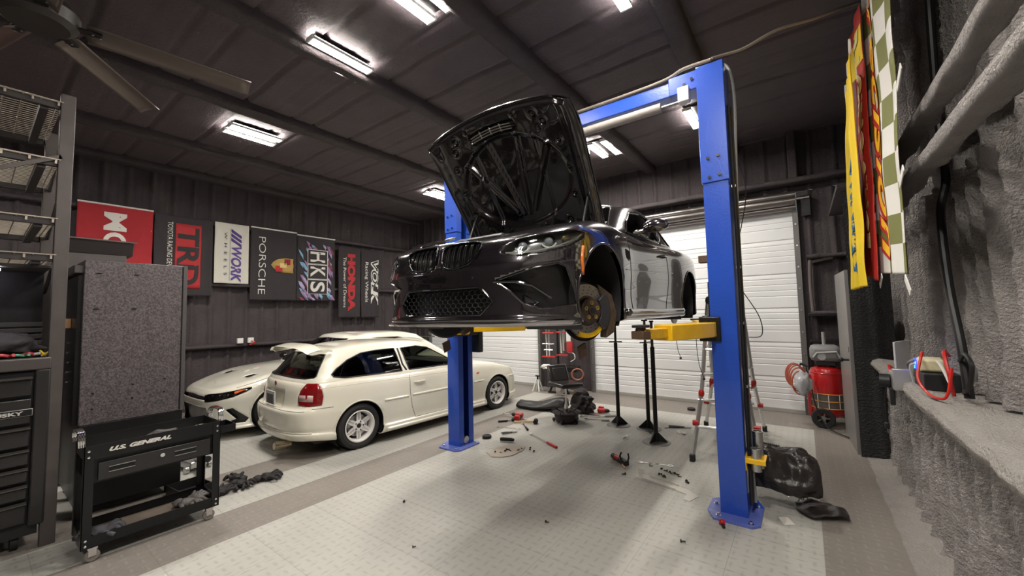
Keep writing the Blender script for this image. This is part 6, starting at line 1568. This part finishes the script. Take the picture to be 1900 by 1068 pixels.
for k in range(5):
    b.tube([(.012*k+.10*cos(2*pi*i/24), -.02*k, .16*sin(2*pi*i/24)-.006*k*k) for i in range(24)], .010, 6, closed=True)
o = b.build('air_hose', mat('hose_red', (.42, .10, .06), .4), None, loc=(-.16, 6.80, .68), rot=(0, 0, .3)); tag(o, 'coiled red air hose hung on the left side of the air compressor', 'air hose')
o = MB().ball((0, 0, 0), .12, 14, (.75, .55, 1.25), .55).build('plastic_bag', mat('bag_clear', (.38, .38, .40), .25, coat=.5), None, loc=(-.06, 6.60, .60), ang=180); tag(o, 'silvery plastic bag hanging off the compressor handle', 'plastic bag')
o = MB().tube(cr([(-.02, 6.70, .80), (.02, 6.68, .55), (.06, 6.66, .30), (.16, 6.62, .06), (.34, 6.40, .02), (.42, 6.30, .02)], 6), .008, 6).build('compressor_flex', M_blkp, None); tag(o, 'black power cord trailing from the air compressor to the floor', 'cord')
o = MB().tube(cr([(.12, 7.42, 2.30), (.11, 7.40, 2.26), (.10, 7.40, 1.9), (.11, 7.40, 1.55)], 6), .022, 8).tube([(.12, 7.42, 2.28), (.38, 7.42, 2.33)], .022, 8).build('wall_pipe', mat('pipe_foam', (.12, .10, .095), .7), None); tag(o, 'bent grey pipe on the back wall right of the large door', 'pipe')
def shelf():
    t = thing('wall_shelf', 'dark steel shelf frame on the back wall above the air compressor', 'shelf', (.30, 7.30, 0))
    for z in (1.50, 1.12): MB().box((0, 0, z), (.50, .22, .035)).build('shelf_board', M_blk, t, bevel=.003)
    for x in (-.24, .24): MB().box((x, .08, .75), (.03, .03, 1.5)).build('shelf_leg', M_blk, t)
shelf()

# ============================================================= flags on the right wall
def quad(TL, TR, BR, BL, seed, nfold=3, amp=.025, X=.5):
    TL, TR, BR, BL = [Vector(p) for p in (TL, TR, BR, BL)]
    def P(a, c):      # a: left->right, c: bottom->top
        p = (BL.lerp(BR, a)).lerp(TL.lerp(TR, a), c)
        d = amp*(sin(a*nfold*2*pi+seed+c*1.5)*(.4+.6*(1-c)))+amp*.8*noise.noise(Vector((a*3, c*5, seed)))
        return Vector((p.x-d, p.y, p.z))
    return P
def flag(name, P, m, lab, n=(60, 160)):
    o = MB().grid(lambda a, c: P(a, c), n[0], n[1]).build(name, m, None, ang=180, solid=.002, recalc=False); return tag(o, lab, 'flag')
def fmap(P, W_, H_):     # flat metres -> cloth
    def f(co): 
        a = .5+co.x/W_; c = .5+co.y/H_; p = P(max(0, min(1, a)), max(0, min(1, c))); return Vector((p.x-.005-co.z, p.y, p.z))
    return f
def ftext(o, P, W_, H_, s, a, c, w, h, m, nm='lettering', lift=0, **k):
    # lettering reads down the cloth
    M = T((a-.5)*W_, (c-.5)*H_, lift) @ Matrix(((0, 1, 0, 0), (-1, 0, 0, 0), (0, 0, 1, 0), (0, 0, 0, 1)))
    return text_mesh(s, .3, m, nm, o, M, .0006, fn=fmap(P, W_, H_), width=w, height=h, **k)
olive = mat('flag_olive', (.16, .165, .045), .8); fwhite = mat('flag_white', (.68, .66, .62), .8); fyel = mat('flag_yellow', (.80, .56, .01), .8); fred = mat('flag_red', (.42, .018, .012), .8); fora = mat('flag_orange', (.90, .50, .02), .8); fmar = mat('flag_maroon', (.16, .05, .05), .8); fblu = mat('flag_blue', (.03, .13, .25), .8)
P1 = quad((.50, 4.02, 4.27), (.50, 2.98, 4.0), (.50, 3.16, 1.79), (.50, 4.10, 1.86), 1.0, 2, .015)
# checks as two material slots on one cloth
b = MB(); b.grid(lambda a, c: P1(a, c), 60, 180); o = b.build('checkered_flag', [fwhite, olive], None, ang=180, solid=.002, recalc=False)
for p in o.data.polygons:
    i = p.index; a = (i//180+.5)/60; c = (i % 180+.5)/180
    p.material_index = (int(a*4)+int(c*12)) % 2
tag(o, 'long white and olive checkered flag with yellow script lettering, nearest of the three flags', 'flag')
ftext(o, P1, .9, 2.3, 'Precision', .26, .50, 2.12, .27, mat('flag_red2', (.45, .02, .015), .8), lift=.000, shear=.35, bold=.016, nm='letter_shadow')
ftext(o, P1, .9, 2.3, 'Precision', .285, .505, 2.10, .25, fora, lift=.003, shear=.35, bold=.004)
P2 = quad((.46, 4.75, 4.0), (.46, 3.90, 3.9), (.46, 3.97, 1.80), (.46, 4.85, 1.91), 3.0, 2, .02)
o = flag('red_flag', P2, fred, 'red flag with yellow and white block lettering, between the checkered and the yellow flags', (40, 120))
def band(P, a0, a1, c0, c1, m, nm, par, lift=.003):
    b = MB(); b.grid(lambda a, c: P(a0+(a1-a0)*a, c0+(c1-c0)*c)-Vector((lift, 0, 0)), 10, 60); return b.build(nm, m, par, ang=180, recalc=False)
band(P2, .0, .45, .10, .80, fmar, 'maroon_band', o); band(P2, .0, 1, .80, .93, fyel, 'yellow_band', o)
ftext(o, P2, .75, 2.1, 'RACING SINCE', .72, .52, 1.7, .30, mat('flag_cream', (.72, .66, .32), .8), bold=.012, lift=.003)
P3 = quad((.38, 4.25, 3.35), (.38, 3.78, 3.50), (.38, 4.02, 1.763), (.38, 4.86, 1.763), 5.0, 3, .02)
o = flag('yellow_flag', P3, fyel, 'bright yellow flag with blue lettering, farthest of the three flags', (50, 120))
ftext(o, P3, .9, 1.95, 'WINMAX', .55, .33, 1.1, .26, fblu, bold=.01, lift=.003)
mw = mat('flag_webbing', (.66, .64, .60), .7)
for i, (x, y, z, dz, lab) in enumerate(((.50, 3.22, 1.80, -.07, 'white loop at the lower right corner of the checkered flag'), (.50, 2.99, 2.82, .03, 'white strap on the right edge of the checkered flag, upper one'), (.50, 3.14, 2.32, .02, 'white strap on the right edge of the checkered flag, middle one'), (.49, 4.0, 1.84, -.04, 'white strap at the lower left corner of the checkered flag'))):
    o = MB().box((0, 0, 0), (.006, .15, .045)).build('flag_strap', mw, None, loc=(x-.012, y-(.05 if i != 3 else -.03), z+dz), rot=(radians(-28 if i else 40), 0, 0), bevel=.002, solid=0); tag(o, lab, 'flag strap')
for i, (y, z) in enumerate(((3.80, 3.54), (4.02, 3.47), (4.26, 3.40))):
    o = MB().tube([(0, .022*cos(2*pi*k/14), .055*sin(2*pi*k/14)) for k in range(14)], .007, 5, closed=True).build('flag_loop', mw, None, loc=(.385, y, z)); tag(o, ['highest white hanging loop at the top of the yellow flag', 'middle white hanging loop at the top left of the yellow flag', 'lowest white hanging loop on the left edge of the yellow flag'][i], 'flag loop')

# ============================================================= cables and chargers on the right ledge
o = MB().tube(cr([(.80, 3.72, 4.30), (.79, 3.72, 3.55), (.80, 3.80, 2.9), (.80, 3.76, 2.45), (.75, 3.70, 2.2), (.74, 3.62, 1.75), (.74, 3.48, 1.36), (.74, 3.42, 1.07)], 8), .022, 10).build('power_cable', M_blkp, None); tag(o, 'thick black cable running down the right wall to the ledge', 'cable')
o = MB().tube(cr([(-.50, 3.56, 3.69), (-.42, 3.64, 3.73), (-.28, 3.72, 3.77), (-.05, 3.85, 3.90), (.20, 4.05, 4.0), (.45, 4.25, 4.12), (.62, 4.5, 4.25)], 8), .013, 8).build('air_line', mat('airline', (.26, .23, .20), .5), None); tag(o, 'grey flexible conduit from the top of the right lift post to the right wall', 'conduit')
def wb(nm, lab, cat, c, d, m, rz=0, bev=.006, rx=0, ry=0): return tag(MB().box((0, 0, 0), d).build(nm, m, None, bevel=bev, loc=c, rot=(rx, ry, rz)), lab, cat)
o = wb('white_plate', 'thin white plastic plate standing upright on the right ledge', 'plate', (.64, 4.62, 1.185), (.012, .32, .26), M_white, radians(-24), .003)
t = thing('blue_lit_switch', 'small device glowing blue behind the white plate on the right ledge', 'charger', (.68, 4.30, 1.06))
MB().box((0, 0, .06), (.05, .06, .12)).build('device_body', M_blkp, t, bevel=.01); MB().box((-.015, -.034, .09), (.03, .006, .06)).build('blue_light', mat('blue_led', (.02, .12, 1), .4, emit=.9, ecol=(.02, .14, 1)), t, bevel=.004)
t = thing('battery_charger', 'pale yellow battery charger with a glowing blue display on the right ledge', 'charger', (.68, 3.92, 1.16), radians(-8))
MB().box((0, 0, .045), (.13, .20, .085)).build('charger_case', mat('case_cream', (.62, .56, .36), .45), t, bevel=.016)
MB().box((-.03, .103, .04), (.085, .008, .07)).box((-.068, .06, .04), (.006, .10, .065)).build('blue_display', mat('blue_disp', (.01, .03, .9), .3, emit=.5, ecol=(.01, .04, 1)), t, bevel=.003)
MB().lathe([(0, -.07), (.018, -.07), (.018, -.075), (0, -.076)], 'x', c=(0, -.06, .05), n=16).build('cable_gland', M_white, t); MB().tube(cr([(-.075, -.06, .05), (-.10, -.06, .03), (-.09, -.05, -.08)], 5), .008, 6).build('grey_lead', mat('lead_grey', (.35, .35, .36), .5), t)
wb('battery_box', 'black battery box under the yellow charger on the right ledge', 'battery', (.70, 3.90, 1.105), (.17, .30, .11), M_blkp)
t = thing('outlet_box', 'metal outlet box with a round black plug on the front of the right ledge', 'outlet box', (.56, 4.22, 1.0))
MB().box((0, 0, .05), (.10, .14, .13)).build('outlet_case', M_alu, t, bevel=.006); MB().cyl((-.05, .03, .03), (-.11, .04, .03), .052, n=20).build('round_plug', M_blkp, t); MB().box((-.05, -.01, -.08), (.03, .045, .13)).build('adapter_brick', M_blkp, t, bevel=.006); MB().box((-.035, .03, -.07), (.03, .03, .10)).build('white_adapter', M_white, t, bevel=.004)
MB().box((.0, -.09, .06), (.10, .05, .16)).build('side_box', mat('plate_grey2', (.45, .45, .44), .35, .6), t, bevel=.006)
t = thing('hanging_plug', 'thin black cord with a plug dangling below the right ledge', 'cord', (.50, 4.38, .98)); MB().tube(cr([(0, 0, 0), (-.01, .02, -.15), (-.01, .03, -.30)], 6), .006, 6).build('cord', M_blkp, t); MB().box((-.01, .03, -.33), (.03, .035, .05)).build('plug', M_blkp, t, bevel=.008); MB().cyl((-.01, .022, -.35), (-.01, .022, -.385), .004, n=6).cyl((-.01, .04, -.35), (-.01, .04, -.385), .004, n=6).build('prongs', M_chr, t)
def lead(pts, r, m, lab, nm='test_lead'): o = MB().tube(cr(pts, 6), r, 6).build(nm, m, None); return tag(o, lab, 'lead')
lead([(.62, 3.80, 1.28), (.60, 3.66, 1.30), (.56, 3.58, 1.16), (.58, 3.50, 1.08), (.60, 3.35, 1.07), (.63, 3.30, 1.10), (.66, 3.32, 1.25)], .008, M_red, 'thick red lead looping on the ledge beside the yellow charger')
lead([(.70, 3.55, 1.30), (.66, 3.45, 1.33), (.66, 3.38, 1.20), (.68, 3.42, 1.08)], .009, M_red, 'red lead rising near the thick black cable on the ledge')
lead([(.66, 3.62, 1.26), (.66, 3.50, 1.22), (.68, 3.42, 1.10)], .008, mat('lead_white', (.55, .54, .53), .4), 'white lead running from the charger toward the black cable')
lead([(.72, 3.42, 1.10), (.72, 3.30, 1.16), (.72, 3.24, 1.28), (.72, 3.34, 1.33), (.72, 3.44, 1.28)], .011, M_blkp, 'black lead looped right of the thick black cable')
lead([(.60, 4.75, 1.06), (.56, 4.68, 1.10), (.55, 4.58, 1.08), (.55, 4.50, 1.06), (.58, 4.35, 1.08)], .010, M_red, 'red lead lying in front of the white plate on the ledge')
lead([(.66, 4.5, 1.10), (.64, 4.4, 1.16), (.66, 4.15, 1.22), (.66, 4.05, 1.20)], .009, mat('lead_clear', (.35, .33, .42), .3), 'grey lead arching between the glowing device and the charger')
t = thing('round_meter', 'round silver-faced meter lying on the ledge by the thick cable', 'meter', (.78, 3.55, 1.20)); MB().lathe([(0, -.02), (.05, -.02), (.055, 0), (.05, .02), (0, .02)], 'x', n=24).build('meter_face', M_steel, t); MB().lathe([(.018, -.026), (.024, -.026), (.024, -.02), (.018, -.02)], 'x', n=20).build('meter_ring', M_chr, t)
t = thing('terminal_block', 'white terminal block at the far end of the right ledge', 'terminal block', (.62, 6.35, 1.05), .2)
MB().box((0, 0, .07), (.07, .16, .13)).build('block_body', mat('block_grey', (.50, .50, .49), .5), t, bevel=.006)
for k in range(4): MB().box((-.045, -.06+.04*k, .075), (.03, .022, .09)).build('terminal', M_white, t, bevel=.004)
wb('junction_box', 'grey junction box beside the white terminal block on the far ledge', 'junction box', (.66, 6.08, 1.11), (.09, .16, .12), mat('jb', (.30, .29, .28), .5))
# loose cables under the raised car and on the floor by the pole
for (x, y, z, L, e, lab) in ((-1.02, 4.1, 1.42, .26, .03, 'short thin wire hanging under the right lift arm'), (-.86, 4.2, 1.42, .46, .05, 'longer thin wire hanging under the right lift arm near the post')):
    t = thing('hanging_wire', lab, 'wire', (x, y, z)); MB().tube(cr([(0, 0, 0), (.0, 0, -L*.4), (e*.3, 0, -L*.75), (e, 0, -L)], 6), .003, 5).build('wire', M_blkp, t); MB().ball((e, 0, -L-.01), .012, 8).build('connector', M_blkp, t)
